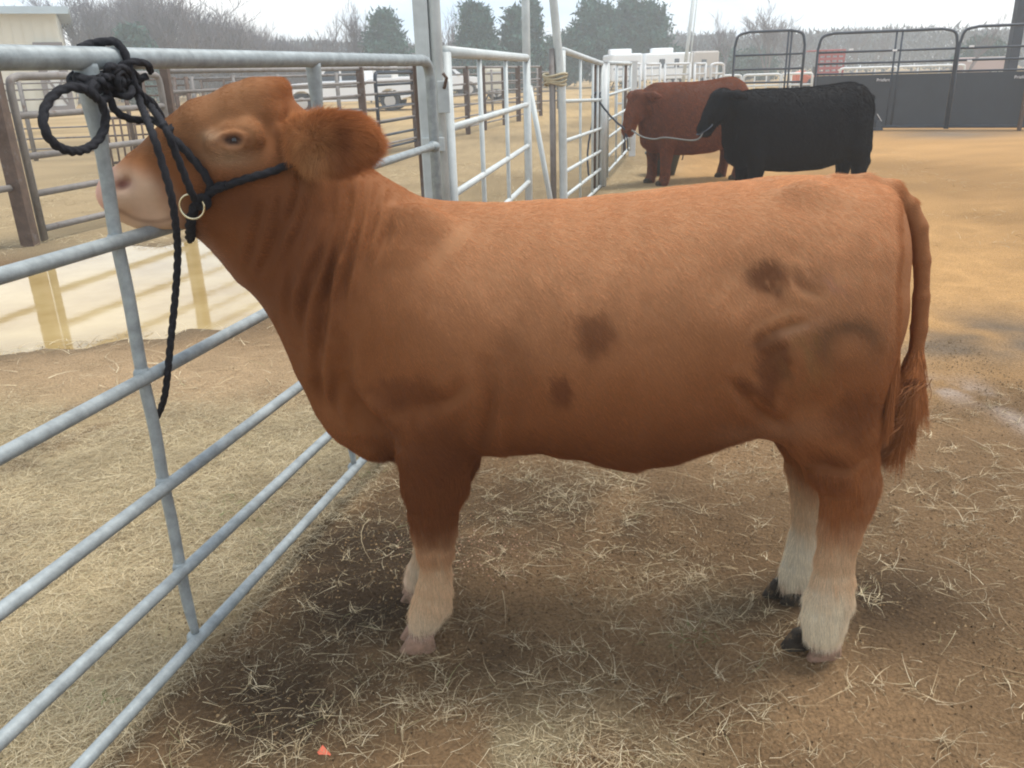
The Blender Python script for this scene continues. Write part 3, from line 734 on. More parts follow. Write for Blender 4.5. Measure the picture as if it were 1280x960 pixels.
# ================================================================ LATCH POST between the two gates
po = empty('gate_post', (-.30, 3.76, 0), label='tall pale square gate post rising out of the frame behind the calf\'s neck', cat='post')
MB().beam((-.335, 3.79, 0), (-.335, 3.79, 3.6), .062, .062, up=(0, 1, 0)).build('square_tube', GALV2, po, bevel=.006)
MB().tube([(-.278, 3.79, 0), (-.278, 3.79, 3.6)], .026, 14).build('round_tube', GALV2, po, smooth=True)
MB().beam((-.312, 3.752, 1.10), (-.312, 3.752, 1.16), .10, .012, up=(0, 1, 0)).build('strap', GALV2, po, bevel=.003)
MB().beam((-.255, 3.74, 1.26), (-.255, 3.74, 1.39), .05, .02, up=(0, 1, 0)).build('latch_plate', GALV2, po, bevel=.003)
MB().tube([(-.25, 3.72, 1.36), (-.235, 3.70, 1.40), (-.25, 3.70, 1.42)], .007, 8).build('latch_handle', RUST, po, smooth=True)
rp = empty('brown_post', (-.36, 4.3, 0), label='brown rusty square post just behind the tall pale gate post', cat='post')
a = at(524, 90, 4.4); MB().beam((a[0], 4.4, 0), (a[0], 4.4, 1.49), .055, .055, up=(0, 1, 0)).build('shaft', RUST, rp, bevel=.004)
MB().beam((a[0], 4.4, 1.491), (a[0], 4.4, 1.503), .065, .065, up=(0, 1, 0)).build('cap', RUST, rp)

# ================================================================ SECOND GATE
def flat_gate(name, A, B_, zt, rails, stays, m, label, group, rtop=.021, r=.0155, ends=True, zb=.1, zt2=None, slope=0., rounded=False, mid=None):
    """gate in the vertical plane through A and B_"""
    A, B_ = np.array(A, float), np.array(B_, float); d = B_-A; L_ = np.linalg.norm(d); d /= L_
    e = empty(name, (*((A+B_)[:2]/2), 0), label=label, cat='gate' if 'gate' in name else 'fence', group=group)
    f = lambda t, z_: np.array((A[0]+d[0]*t, A[1]+d[1]*t, z_+slope*t/L_))
    if rounded:
        k = .12
        c_ = [f(0, zb), f(0, zt-k)]+[list(q) for q in curve([f(0, zt-k), f(.025, zt-.03), f(k, zt)], 4)]+[list(q) for q in curve([f(L_-k, zt), f(L_-.025, zt-.03), f(L_, zt-k)], 4)]+[f(L_, zb)]
        MB().tube(c_, rtop, 10).build('frame', m, e, smooth=True)
    else:
        pipe('top_rail', f(0, zt), f(L_, zt), rtop, m, e)
        pipe('upright', f(0, zb), f(0, zt-.001), rtop, m, e); pipe('upright', f(L_, zb), f(L_, zt-.001), rtop, m, e)
    for z_ in rails: pipe('rail', f(0, z_), f(L_, z_), r, m, e)
    for t in stays: pipe('stay', f(t*L_, zt), f(t*L_, zb+.03), r*.75, m, e)
    return e
g2A = on_plane(556, 62, np.array((-.262, 3.72, 0)), np.cross([.163, .987, 0], [0, 0, 1.])); g2B = on_plane(658, 71, np.array((-.262, 3.72, 0)), np.cross([.163, .987, 0], [0, 0, 1.]))
flat_gate('pipe_gate', (g2A[0], g2A[1], 0), (g2B[0], g2B[1], 0), 1.505, (1.19, .90, .64, .40, .12), (.30, .63), GALV2, 'second pipe gate running away from the tall gate post, just right of it', 'pipe gates around the pen', rtop=.026, r=.017)
# ================================================================ poles by the gateway
def pole(name, a, b_, r, m, label, n=12, cat='pole', parts=()):
    e = empty(name, (a[0], a[1], 0), label=label, cat=cat)
    pipe('shaft', a, b_, r, m, e, n)
    MB().ellipsoid(b_, (r*1.05, r*1.05, r*.5), 10, 6).build('cap', m, e, smooth=True)
    return e
q = at(661, 250, 6.7); pole('upright_pole', (q[0], 6.7, 0), (q[0]+.01, 6.7, 3.3), .030, GALV2, 'thin tall pole standing straight at the far end of the second gate')
q = at(662, 108, 6.5); q2 = at(688, 250, 6.5); dq = q2-q; q3 = q+dq*(q[2]-.03)/(q[2]-q2[2]); pole('brace_pole', q3, q, .020, GALV2, 'short slanting pole braced against the thin upright pole')
q = at(690, 62, 7.3); pole('short_post', (q[0], 7.3, 0), q, .026, OLDPIPE, 'short brown-stained post standing beside the leaning pole', cat='post')
a = at(686, -60, 7.3); b_ = at(701, 105, 7.3); c_ = np.array((b_[0]+.02, 7.3, 0))
e = empty('leaning_pole', (c_[0], 7.3, 0), label='tall grey pole bent and leaning left above the gateway', cat='pole')
MB().tube(curve([c_, (b_[0]+.015, 7.3, .7), b_, a], 6), .034, 12).build('shaft', GALV2, e, smooth=True)
MB().ellipsoid(a, (.035, .035, .02), 10, 6).build('cap', GALV2, e, smooth=True)
q = at(694, 99, 7.3)
mb = MB()
for k in range(4):
    mb.tube([(q[0]+.085*math.cos(t)*(1+.05*k), q[1]+.055*math.sin(t), q[2]-.035+.022*k+.012*math.sin(2*t+k)) for t in np.linspace(0, 2*math.pi, 25)], .011, 6)
e = mb.build('tie_rope', TANROPE, smooth=True); tag(e, 'tan rope wrapped round the short post and the leaning pole', 'rope')

# ================================================================ THIRD GATE, with a brown post, then the white panel beyond it
flat_gate('pipe_gate', (.515, 7.62, 0), (1.20, 10.75, 0), 1.575, (1.16, .82, .55, .33, .12), (.38, .72, .88), GALV2, 'third pipe gate, where the dark lead rope of the red cow is tied', 'pipe gates around the pen', rtop=.028, r=.018, slope=-.10)
e = empty('brown_post', (1.16, 10.8, 0), label='brown post between the third gate and the white panel', cat='post')
pipe('shaft', (1.14, 10.72, 0), (1.14, 10.72, 1.44), .038, RUST, e); MB().beam((1.14, 10.72, 1.44), (1.14, 10.72, 1.46), .09, .09, up=(0, 1, 0)).build('cap', RUST, e)
e = empty('white_post', (1.22, 10.85, 0), label='white post at the corner where third gate and white panel meet', cat='post')
pipe('shaft', (1.245, 10.86, 0), (1.245, 10.86, 1.49), .045, WHITEP, e); MB().beam((1.245, 10.86, 1.49), (1.245, 10.86, 1.51), .1, .1, up=(0, 1, 0)).build('cap', WHITEP, e)
flat_gate('pipe_fence', (1.30, 10.95, 0), (2.10, 14.5, 0), 1.48, (1.10, .80, .58, .35, .15), (.35, .62), GALV2, 'pale pipe panel running back behind the red cow\'s head', 'pale pipe panels behind the red cow', rtop=.026, r=.018)
e = empty('white_post', (2.16, 14.6, 0), label='thick white post at the far end of the panel behind the red cow\'s head', cat='post')
MB().beam((2.17, 14.62, 0), (2.17, 14.62, 1.5), .10, .10, up=(0, 1, 0)).build('shaft', WHITEP, e, bevel=.005); MB().beam((2.17, 14.62, 1.5), (2.17, 14.62, 1.52), .12, .12, up=(0, 1, 0)).build('cap', WHITEP, e)
e = empty('brown_post', (2.05, 14.7, 0), label='thin brown post left of the thick white post, behind the red cow\'s head', cat='post')
pipe('shaft', (2.04, 14.75, 0), (2.04, 14.75, 1.45), .04, RUST, e); MB().beam((2.04, 14.75, 1.45), (2.04, 14.75, 1.47), .1, .1, up=(0, 1, 0)).build('cap', RUST, e)
# white pipe fence further back
xa = [at(u, 90, 24)[0] for u in (768, 804, 829, 866, 886, 909)]
for i, (lab) in enumerate(('first pale pipe panel from the left behind the cattle', 'second pale pipe panel from the left behind the cattle', 'third pale pipe panel from the left behind the cattle', 'fourth pale pipe panel from the left, behind the red cow\'s rump', 'last and narrowest pale pipe panel with a rounded corner, above the red cow\'s rump')):
    flat_gate('pipe_fence', (xa[i]+.05, 24, 0), (xa[i+1]-.05, 24.2, 0), 1.50-.012*i, (1.20, .85, .5, .2), (.45,), WHITEP, lab, 'pale pipe panels behind the red cow', rtop=.034, r=.028, rounded=i == 4)

# ================================================================ BROWN PIPE FENCE A (beyond the puddle), runs from lower left into the distance
fa, fb = np.array((-4.47, 7.95)), np.array((1.25, 29.0)); fd = (fb-fa)/np.linalg.norm(fb-fa)
def fpt(t, z_): return np.array((fa[0]+fd[0]*t, fa[1]+fd[1]*t, z_))
def ft(u):                                        # distance along the fence line seen in column u at horizon height
    n_ = np.cross((*fd, 0), (0, 0, 1.)); q = on_plane(u, 108-.03*u, np.array((*fa, 0)), n_); return (q[:2]-fa)@fd
fe = empty('pipe_fence', (*fpt(8, 0)[:2], 0), label='long weathered brown pipe fence beyond the puddle, receding to the right', cat='fence')
ts = [ft(u) for u in (-8, 208, 450, 516, 582, 603, 629, 647, 675)]
for i, t in enumerate(ts):
    wd = (.125, .09, .12, .12, .12, .13, .12, .14, .12)[i]
    p_ = MB().beam(fpt(t, -.03), fpt(t, 1.56), wd, wd, up=(0, 1, 0)).build('post', RUST, fe, bevel=.006)
    if i == 0: MB().beam(fpt(t, 1.561), fpt(t, 1.575), wd+.02, wd+.02, up=(0, 1, 0)).build('cap', RUST, p_)
for i in range(1, len(ts)-1):
    for z_ in ((1.53, 1.30, 1.10, .85, .62, .2) if i < 3 else (1.53, 1.16, .92, .68, .42, .18)): pipe('rail', fpt(ts[i]+.05, z_), fpt(ts[i+1]-.05, z_), .021 if z_ != 1.53 else .030, OLDPIPE, fe, 8)
for z_ in (1.05, .55): pipe('rail', fpt(ts[0]-3.4, z_+.02), fpt(ts[0]-.08, z_), .03, OLDPIPE, fe, 8)
# the hung gate in it, next to the big post
t0 = ft(12); A_, B2 = fpt(t0, 0), fpt(ts[1]-.12, 0)
flat_gate('pipe_gate', A_, B2, 1.50, (1.16, .80, .46, .13), (), OLDPIPE, 'brown round-cornered pipe gate hung beside the thick brown post beyond the puddle', 'weathered gates beyond the puddle', rtop=.036, r=.032, rounded=True, zb=.02)
t1 = ft(466); flat_gate('pipe_gate', fpt(t1, 0)+np.array((.02, .1, 0)), fpt(ts[3]-.1, 0)+np.array((.02, .1, 0)), 1.46, (1.25, 1.06, .86, .6, .36, .14), (), BLACKP, 'dark pipe gate with rounded corner in front of the white pickup\'s bed', 'weathered gates beyond the puddle', rtop=.034, r=.024, rounded=True, zb=.05)

# FENCE C: thin-railed panels further back on the left
def panel_row(name, u0, u1, Y0, Y1, zs, posts, m, label, group, r=.02, pr_=.045, zt=1.5, cat='fence'):
    a, b_ = at(u0, 105, Y0), at(u1, 100, Y1)
    e = empty(name, ((a[0]+b_[0])/2, (Y0+Y1)/2, 0), label=label, cat=cat, group=group)
    f = lambda t, z_: np.array((a[0]+(b_[0]-a[0])*t, Y0+(Y1-Y0)*t, z_))
    for z_ in zs: pipe('rail', f(0, z_), f(1, z_), r, m, e, 8)
    for t in posts: pipe('post', f(t, -.02), f(t, zt), pr_, m, e, 8)
    return e
panel_row('cattle_panel', -80, 116, 17, 17.5, (1.46, 1.34, 1.16, .93, .62, .42, .22), (.02, .34, .52, .97), OLDPIPE, 'thin-railed brown cattle panel at far left before the barn', 'thin-railed cattle panels at left', r=.016)
panel_row('cattle_panel', 118, 236, 17.5, 18, (1.46, 1.34, 1.16, .93, .62, .42, .22), (.02, .30, .50, .75, .84, .97), RUST, 'thin-railed rusty cattle panel behind the knotted rope', 'thin-railed cattle panels at left', r=.018)
panel_row('pen_panel', 236, 452, 19, 20, (1.45, 1.2, .95, .7, .42, .2), (.02, .25, .5, .72, .85, .98), OLDPIPE, 'weathered pen panel between the calf\'s head and the white pickup', 'pen panels before the pickups', r=.026)
panel_row('pen_panel', 556, 700, 33, 34, (1.35, 1.0, .65, .3), (.02, .2, .4, .62, .8, .98), OLDPIPE, 'low far pen panel before the right-hand white pickup', 'pen panels before the pickups', r=.03)
panel_row('pen_panel', 250, 350, 28, 28, (1.40, 1.15, .9, .6, .3), (.02, .3, .62, .98), RUST, 'rusty pen panel left of the white pickup\'s hood', 'pen panels before the pickups', r=.03)
# small low rail with pegs seen under the knot
a = at(132, 158, 14); b_ = at(176, 158, 14.2)
e = empty('pegged_rail', (a[0], 14, 0), label='low rusty feeder frame with short bars under the coiled rope', cat='feeder')
pipe('top_rail', (a[0], 14, a[2]+.12), (b_[0], 14.2, a[2]+.12), .022, RUST, e, 8); pipe('bottom_rail', (a[0], 14, .2), (b_[0], 14.2, .2), .022, RUST, e, 8)
for k in range(6):
    t = k/5; pipe('bar', (a[0]+(b_[0]-a[0])*t, 14+.2*t, -.01), (a[0]+(b_[0]-a[0])*t+.02, 14+.2*t, a[2]+.12), .017, RUST, e, 8)

# ================================================================ BLACK SHEETED PANELS on the right
pa, pb = np.array((6.92, 19.3)), np.array((10.6, 17.65)); pdv = (pb-pa)/np.linalg.norm(pb-pa)
def ppt(t, z_, off=0.): return np.array((pa[0]+pdv[0]*t+pdv[1]*off, pa[1]+pdv[1]*t-pdv[0]*off, z_))
def black_panel(t0, t1, zt, label, sheet=True, mids=(), tags=()):
    e = empty('sheeted_panel' if sheet else 'open_panel', (*ppt((t0+t1)/2, 0)[:2], 0), label=label, cat='livestock panel', group='dark livestock panels')
    k = .30
    c_ = [ppt(t0, .02), ppt(t0, zt-k)]+[list(q) for q in curve([ppt(t0, zt-k), ppt(t0+.07, zt-.07), ppt(t0+k, zt)], 5)]+[list(q) for q in curve([ppt(t1-k, zt), ppt(t1-.07, zt-.07), ppt(t1, zt-k)], 5)]+[ppt(t1, .02)]
    MB().tube(c_, .029, 10).build('frame', BLACKP, e, smooth=True)
    for z_ in ((1.60, 1.37, 1.16) if sheet else (1.60, 1.3, 1.02, .75, .45, .2)): pipe('rail', ppt(t0, z_), ppt(t1, z_), .022, BLACKP, e, 8)
    if sheet:
        MB().beam(ppt((t0+t1)/2-(t1-t0)/2+.03, .60), ppt(t1-.03, .60), 1.08, .02, up=(*(-pdv[1:2]), 0, 0)).build('x', BLACKP, e) if False else None
        s_ = MB(); n_ = 14
        for i in range(n_):                       # shallow ribs pressed in the steel sheet
            a_, b2 = t0+.03+(t1-t0-.06)*i/n_, t0+.03+(t1-t0-.06)*(i+1)/n_; o_ = .006*(i % 2)
            s_.add([ppt(a_, .07, o_), ppt(b2, .07, o_), ppt(b2, 1.13, o_), ppt(a_, 1.13, o_), ppt(a_, .07, o_-.012), ppt(b2, .07, o_-.012), ppt(b2, 1.13, o_-.012), ppt(a_, 1.13, o_-.012)], [(0, 1, 2, 3), (5, 4, 7, 6), (0, 4, 5, 1), (3, 2, 6, 7), (0, 3, 7, 4), (1, 5, 6, 2)])
        s_.build('sheet', SHEET, e)
        pipe('rail', ppt(t0, .07), ppt(t1, .07), .032, BLACKP, e, 8)
    for t in mids: pipe('stay', ppt(t, zt-.02), ppt(t, .05), .020, BLACKP, e, 8)
    for t, z_, txt in tags:
        q = ppt(t, z_, .045); pl = MB().beam(q-np.array((*pdv, 0))*.115, q+np.array((*pdv, 0))*.115, .008, .05, up=(0, 0, 1)).build('name_plate', BLACKP, e)
        fc = bpy.data.curves.new('lettering', 'FONT'); fc.body = txt; fc.size = .085; fc.extrude = .001; fc.align_x = 'CENTER'; fc.align_y = 'CENTER'
        tmp = bpy.data.objects.new('lettering_source', fc); me = bpy.data.meshes.new_from_object(tmp); bpy.data.objects.remove(tmp)
        fo = bpy.data.objects.new('lettering', me); COL.objects.link(fo); me.materials.clear(); me.materials.append(WHT)
        q2 = ppt(t, z_, .052); fo.parent = pl; fo.matrix_parent_inverse = world_of(pl).inverted()
        fo.location = q2.tolist(); fo.rotation_euler = (math.pi/2, 0, math.atan2(pdv[1], pdv[0]))
    return e
WHT = mat('white_lettering', (.8, .8, .8), .6)
def ptt(u): 
    q = on_plane(u, 100, np.array((*pa, 0)), np.cross((*pdv, 0), (0, 0, 1.))); return (q[:2]-pa)@pdv
black_panel(ptt(916), ptt(1002), 2.08, 'open dark bow gate frame standing above the red cow\'s rump', sheet=False, mids=(ptt(981), ptt(985)))
black_panel(ptt(1019), ptt(1190), 1.98, 'left dark sheeted livestock panel behind the black cow', mids=(ptt(1114), ptt(1121)), tags=((ptt(1104), 1.02, 'Priefert'),))
black_panel(ptt(1193), ptt(1345), 2.0, 'right dark sheeted livestock panel, cut off by the photo edge', tags=((ptt(1276), 1.02, 'Priefert'),))
for u, v in ((1114, 63), (1208, 76), (1060, 62), (1208, 58)):
    t_ = ptt(u); q = on_plane(u, v, np.array((*pa, 0)), np.cross((*pdv, 0), (0, 0, 1.)))
    ow = min((o for o in COL.objects if o.name.startswith('sheeted_panel') and o.type == 'EMPTY'), key=lambda o: (o.location.x-q[0])**2+(o.location.y-q[1])**2)
    MB().beam(ppt(t_-.045, q[2], .04), ppt(t_+.045, q[2], .04), .012, .035).build('pin_tag', WHT, ow)
q = ppt(ptt(1274), 0)-np.array((0, .3, 0))
e = empty('marker_post', (q[0], q[1], 0), label='short thin post at the right photo edge before the dark sheeted panel', cat='post')
MB().beam(q, q+np.array((0, 0, 1.10)), .06, .06, up=(0, 1, 0)).build('shaft', RUST, e); MB().beam(q+np.array((0, 0, 1.10)), q+np.array((0, 0, 1.12)), .07, .07, up=(0, 1, 0)).build('cap', RUST, e)
q = at(1263, 85, 22)
e = empty('barn_post', (q[0], 22, 0), label='thick tall dark post behind the panels at the top right corner', cat='post')
MB().beam((q[0], 22, 0), (q[0], 22, 4.2), .24, .2, up=(0, 1, 0)).build('shaft', BLACKP, e, bevel=.01); MB().beam((q[0], 22, 4.2), (q[0], 22, 4.24), .3, .26, up=(0, 1, 0)).build('cap', BLACKP, e)
q = ppt(ptt(1104), 0, .16)
e = empty('panel_foot', (q[0], q[1], 0), label='dark jack foot with a pale strap under the left sheeted panel', cat='panel foot')
MB().box((-.10, -.07, -.02), (.10, .07, .05)).box((-.055, -.05, .05), (.055, .05, .20)).build('foot', BLACKP, e, bevel=.01, xf=Matrix.Translation(q.tolist())); MB().beam(q+np.array((-.06, -.06, .34)), q+np.array((.05, -.06, .19)), .03, .008).build('strap', WHT, e)
# distant white pipe fencing behind the dark gate
for i, (u0, u1, Y, lab) in enumerate(((900, 927, 34, 'far pale pipe panel left of the dark bow gate'), (930, 976, 34, 'far pale pipe panel seen through the dark bow gate'), (978, 1016, 34, 'far pale pipe panel between the dark bow gate and the left sheeted panel'), (1050, 1120, 36, 'far pale pipe panel seen above the left dark sheet'), (1122, 1205, 36, 'far pale pipe panel seen above the middle dark sheet'))):
    a, b_ = at(u0, 90, Y), at(u1, 90, Y)
    flat_gate('far_pipe_fence', (a[0], Y, 0), (b_[0], Y, 0), 1.02+.12*(i > 2), (.62, .3), (.3, .62), WHITEP, lab, 'far pale pipe panels', rtop=.045, r=.038, rounded=True)

# ================================================================ LEAD ROPE, HALTER AND COIL on the calf and gate
ha = empty('rope_halter', (-.75, 1.75, 0), label='black twisted rope halter and lead, knotted over the near gate\'s top rail', cat='halter')
def resamp(P, h):
    d = np.concatenate([[0], np.cumsum(np.linalg.norm(np.diff(P, axis=0), axis=1))]); n_ = max(4, int(d[-1]/h)); t = np.linspace(0, d[-1], n_)
    return np.stack([np.interp(t, d, P[:, i]) for i in range(3)], 1)
def rope(name, pts, r=.0070, m=ROPE, par=ha, n=12, k=10):
    return MB().tube(resamp(curve(pts, k), .004 if r < .0105 else .02), r, n, lobes=3, twist=2*math.pi/.075).build(name, m, par, smooth=True)
YG = lambda u: on_plane(u, 75, GA, gn)[1]         # depth of the gate in that column
def R(u, v, dy=0., Y=None):
    if Y is None: q = on_plane(u, v, GA, gn); return at(u, v, q[1]+dy)
    return at(u, v, Y)
# lead over the rail, down past the muzzle to the loose end
rope('lead_rope', [R(118, 66, .035), R(128, 54, .02), R(140, 51, -.01), R(152, 60, -.035), R(160, 78, -.045), R(166, 100, -.045), R(176, 130, -.06), R(190, 165, Y=1.66), R(203, 205, Y=1.65), R(214, 245, Y=1.65), R(220, 285, Y=1.67), R(222, 320, Y=1.70), R(219, 370, Y=1.72), R(213, 430, Y=1.72), R(208, 480, Y=1.73), R(203, 505, Y=1.75), R(194, 525, Y=1.77)])
rope('tie_strand', [R(100, 60, .03), R(115, 54, .03), R(133, 52, .0), R(147, 54, -.025), R(157, 68, -.035), R(162, 88, -.040), R(172, 112, -.05), R(190, 135, -.06), R(207, 160, Y=1.68), R(219, 190, Y=1.68), R(229, 215, Y=1.69), R(238, 238, Y=1.70), R(244, 250, Y=1.72)])
rope('tie_strand', [R(118, 66, .03), R(108, 80, .04), R(88, 100, .03), R(100, 112, -.02), R(122, 106, -.03), R(150, 104, -.03)])
rope('tie_strand', [R(126, 100, -.03), R(135, 118, -.03), R(146, 140, -.03), R(168, 150, -.04), R(190, 150, -.06), R(206, 158, Y=1.675)])
rope('rope_end', [R(164, 104, -.04), R(176, 118, -.045), R(190, 128, -.05), R(203, 148, -.05)])
# hanging coil
cc = [R(93+39*math.cos(t), 149+40*math.sin(t), -.045+.008*math.sin(t*2)) for t in np.linspace(-1.1, 2*math.pi-1.0, 22)]
rope('rope_coil', [R(128, 96, -.03)]+cc+[R(124, 100, -.04)], r=.0078)
rng2 = np.random.default_rng(3)
for k in range(8):                                # the knot, turn over turn round rail and stay
    cu, cv = 152+rng2.normal()*8, 104+rng2.normal()*6; ru, rv = 7+15*rng2.random(), 5+11*rng2.random(); ph = rng2.uniform(0, 6.28); tl = rng2.uniform(-1.2, 1.2)
    rope('knot', [R(cu+ru*math.cos(t+ph)+tl*rv*math.sin(t), cv+rv*math.sin(t+ph), -.035+.028*math.sin(t*1.0+k)) for t in np.linspace(0, 5.8, 9)], r=.0068, k=6)
for k in range(3):                                # turns around the stay, below the rail
    rope('wrap', [R(118+22*math.cos(t), 97+6*k+3*math.sin(t), -.03*math.sin(t)+.0) for t in np.linspace(0, 2*math.pi, 9)], r=.008, k=5)
HS = lambda u: HY(u)
# noseband, cheek and chin pieces lie on the skin: drop each point onto the body surface
from mathutils.bvhtree import BVHTree
bvh = BVHTree.FromPolygons([tuple(v) for v in V], [tuple(int(i) for i in f) for f in Q])
def skin(u, v, off=.012):
    r = ray(u, v); r = r/np.linalg.norm(r)
    hit, nn, _, _ = bvh.ray_cast(Vector(CC), Vector(r))
    if hit is None: return None
    if np.array(nn)@r > 0: nn = -nn
    return np.array(hit)+np.array(nn)*off
def skinline(name, pts, r=.0076, back=None):
    P_ = [skin(*q) for q in curve([(u, v, 0) for u, v in pts], 3)[:, :2]]; P_ = [p_ for p_ in P_ if p_ is not None]
    # soften jumps
    P_ = np.array(P_)
    for _ in range(2): P_[1:-1] = .25*P_[:-2]+.5*P_[1:-1]+.25*P_[2:]
    if back is not None: P_ = np.vstack([P_, back]) if back[0] == 'e' else P_
    return rope(name, P_, r, k=3)
skinline('noseband', [(213, 170), (224, 178), (240, 192), (254, 208), (263, 222), (266, 236), (258, 248)], r=.0078)
skinline('cheek_rope', [(258, 247), (268, 236), (290, 227), (315, 221), (340, 214), (356, 209), (366, 206)])
skinline('cheek_rope', [(262, 240), (272, 232), (284, 228)], r=.009)
skinline('chin_rope', [(252, 246), (244, 262), (240, 278), (242, 294), (243, 300)], r=.010)
# over the bridge of the nose to the far side, and behind the ear over the poll
q0 = skin(213, 170); q1 = skin(213, 168)
rope('noseband', [q0, q0+np.array((.005, .05, .018)), q0+np.array((.01, .11, .018)), q0+np.array((.015, .16, -.03))], k=5)
rc_ = skin(246, 254, .022)
mb = MB(); mb.tube([rc_+np.array((.0255*math.cos(t), -.004, .0255*math.sin(t))) for t in np.linspace(0, 2*math.pi, 33)], .0026, 8, cap=False); mb.build('halter_ring', BRASS, ha, smooth=True)
rope('ring_knot', [rc_+np.array(o_) for o_ in ((.012, .0, .012), (.028, -.006, .02), (.03, .004, .004), (.018, .006, -.004), (.008, -.004, .010))], r=.008)

# ================================================================ FAR CATTLE
def steer(mh, head):
    """adult animal facing -x, mid-body at the origin, feet on z = 0"""
    b_ = Body((-1.62, -.45, -.02), (1.12, .45, 1.62), .014)
    xs = [-.62, -.50, -.30, 0, .30, .60, .74, .82]
    b_.slab(xs, [1.16, 1.20, 1.23, 1.22, 1.24, 1.27, 1.22, 1.10], [.54, .43, .37, .34, .35, .43, .58, .80], [.20, .26, .31, .35, .36, .31, .25, .15], [.05, .0, -.05, -.08, -.05, .02, 0, 0], [2.1, 2.2, 2.3, 2.4, 2.5, 2.5, 2.2, 2.0], [0]*8, k=.03)
    def P_(*q, k=.04, sy=1.): b_.chain([((x, y, z_), r) for x, y, z_, r in q], k, sy)
    hx, hy, hz, mx_, my_, mz = head
    P_((-.48, 0, .98, .24), (hx+.12, hy*.7, hz-.08, .165), k=.08, sy=.85); P_((-.52, 0, .74, .20), (hx+.14, hy*.7, hz-.20, .13), k=.08, sy=.65)
    P_((-.56, 0, .54, .10), (-.50, 0, .50, .10), k=.06)
    hp, mp_ = np.array((hx, hy, hz)), np.array((mx_, my_, mz))
    P_((*hp, .125), (*(hp*.5+mp_*.5), .105), k=.03, sy=.95); P_((*(hp*.5+mp_*.5), .100), (*mp_, .082), k=.03, sy=.95); P_((*(hp+np.array((.07, 0, -.08))), .11), (*(hp*.4+mp_*.6+np.array((.03, 0, 0))), .075), k=.03)
    ax = mp_-hp; ax /= np.linalg.norm(ax); sd = np.cross(ax, (0, 0, 1.)); sd = sd/np.linalg.norm(sd) if np.linalg.norm(sd) > .2 else np.array((0, 1., 0))
    for s_ in (-1, 1):
        e0 = hp+sd*s_*.10-ax*.04+np.array((.01, 0, .03)); e1 = e0+sd*s_*.14+np.array((.06, 0, -.03)); b_.chain([(e0, .035), ((e0+e1)/2, .055), (e1, .03)], .02, .8)
        yy = s_*.17
        P_((-.40, yy*.8, .76, .14), (-.41, yy, .56, .120), (-.40, yy, .40, .082), (-.41, yy, .24, .060), (-.41, yy, .12, .060), (-.43, yy, .05, .062), (-.435, yy, .035, .065), k=.035)
        P_((.60, yy*.7, .82, .21), (.64, yy, .60, .165), (.71, yy, .44, .10), (.71, yy, .32, .072), (.69, yy, .18, .060), (.67, yy, .10, .062), (.655, yy, .035, .065), k=.035)
    P_((.70, 0, 1.19, .05), (.84, 0, 1.10, .035), (.87, 0, .80, .025), (.86, 0, .62, .035), (.85, 0, .45, .045), (.85, 0, .36, .015), k=.03)
    P_((-.15, 0, .50, .05), (.2, 0, .46, .06), k=.08)
    v_, q_ = b_.mesh(2); n_ = normals(v_, q_)
    v_ = v_+n_*(.006*(fbm(v_[:, 0]*5, v_[:, 2]*5, 7, 3)-.5))[:, None]*2
    return v_, q_, hp, mp_, sd
def far_cow(name, loc, rz, s, m, head, label, sx=1., furcol=(.010, .009, .010)):
    v_, q_, hp, mp_, sd = steer(m, head)
    e = empty(name, loc, label=label, cat='cow')
    e.rotation_euler = (0, 0, rz)
    T = Matrix.Translation(Vector([float(a_) for a_ in loc])) @ Matrix.Rotation(rz, 4, 'Z') @ Matrix.Diagonal((s*sx, s, s, 1))
    A_ = np.array(T); vw = v_@A_[:3, :3].T+A_[:3, 3]
    b_ = mesh_np('body', vw, q_, m, e, smooth=True)
    n_ = normals(vw, q_); t_ = np.concatenate([q_[:, [0, 1, 2]], q_[:, [0, 2, 3]]]); ta = np.linalg.norm(np.cross(vw[t_[:, 1]]-vw[t_[:, 0]], vw[t_[:, 2]]-vw[t_[:, 0]]), axis=1)
    fl = np.zeros((len(vw), 3)); fl[:, 0] = .5; fl[:, 2] = -.8; on = np.ones(len(vw))
    cl = np.broadcast_to(np.array(furcol), (len(vw), 3))*(.7+.6*fbm(vw[:, 0]*4, vw[:, 2]*4+vw[:, 1]*3, 5, 3))[:, None]
    strands(60000, on, .030*on, .22, fl, .0022, 2, 1.0, 'fur', jitter=.16, var=.3, geo=(vw, n_, cl, t_, ta, b_))
    for k in (-1, 1):
        p_ = T @ Vector((hp*.62+mp_*.38+sd*k*.082).tolist())
        MB().ellipsoid(p_, (.018, .018, .016), 10, 8).build('eye', EYE, b_, smooth=True)
    for x in (-.435, .655):
        for y in (-.16, .16):
            p_ = T @ Vector((x-.03, y, .02)); MB().ellipsoid(p_, (.07*s, .055*s, .045*s), 12, 8).build('hoof', HOOF_D, e, smooth=True)
    return e, T
# red cow: rear farther away
rl = np.array((ground(835, 233)+ground(818, 236))/2)
e, TR = far_cow('red_cow', (2.36, 11.1, 0), math.radians(20), 1.0, HIDE_R, (-.76, -.05, 1.04, -.93, -.12, .70), 'dark red cow standing tied at the third gate, partly hidden by the black cow', furcol=(.24, .075, .034))
e, TK = far_cow('black_cow', (3.03, 9.15, 0), math.radians(8), .955, HIDE_B, (-.76, -.06, 1.13, -.93, -.10, .84), 'black cow standing side-on between the red cow and the foreground calf\'s back', 1.10)
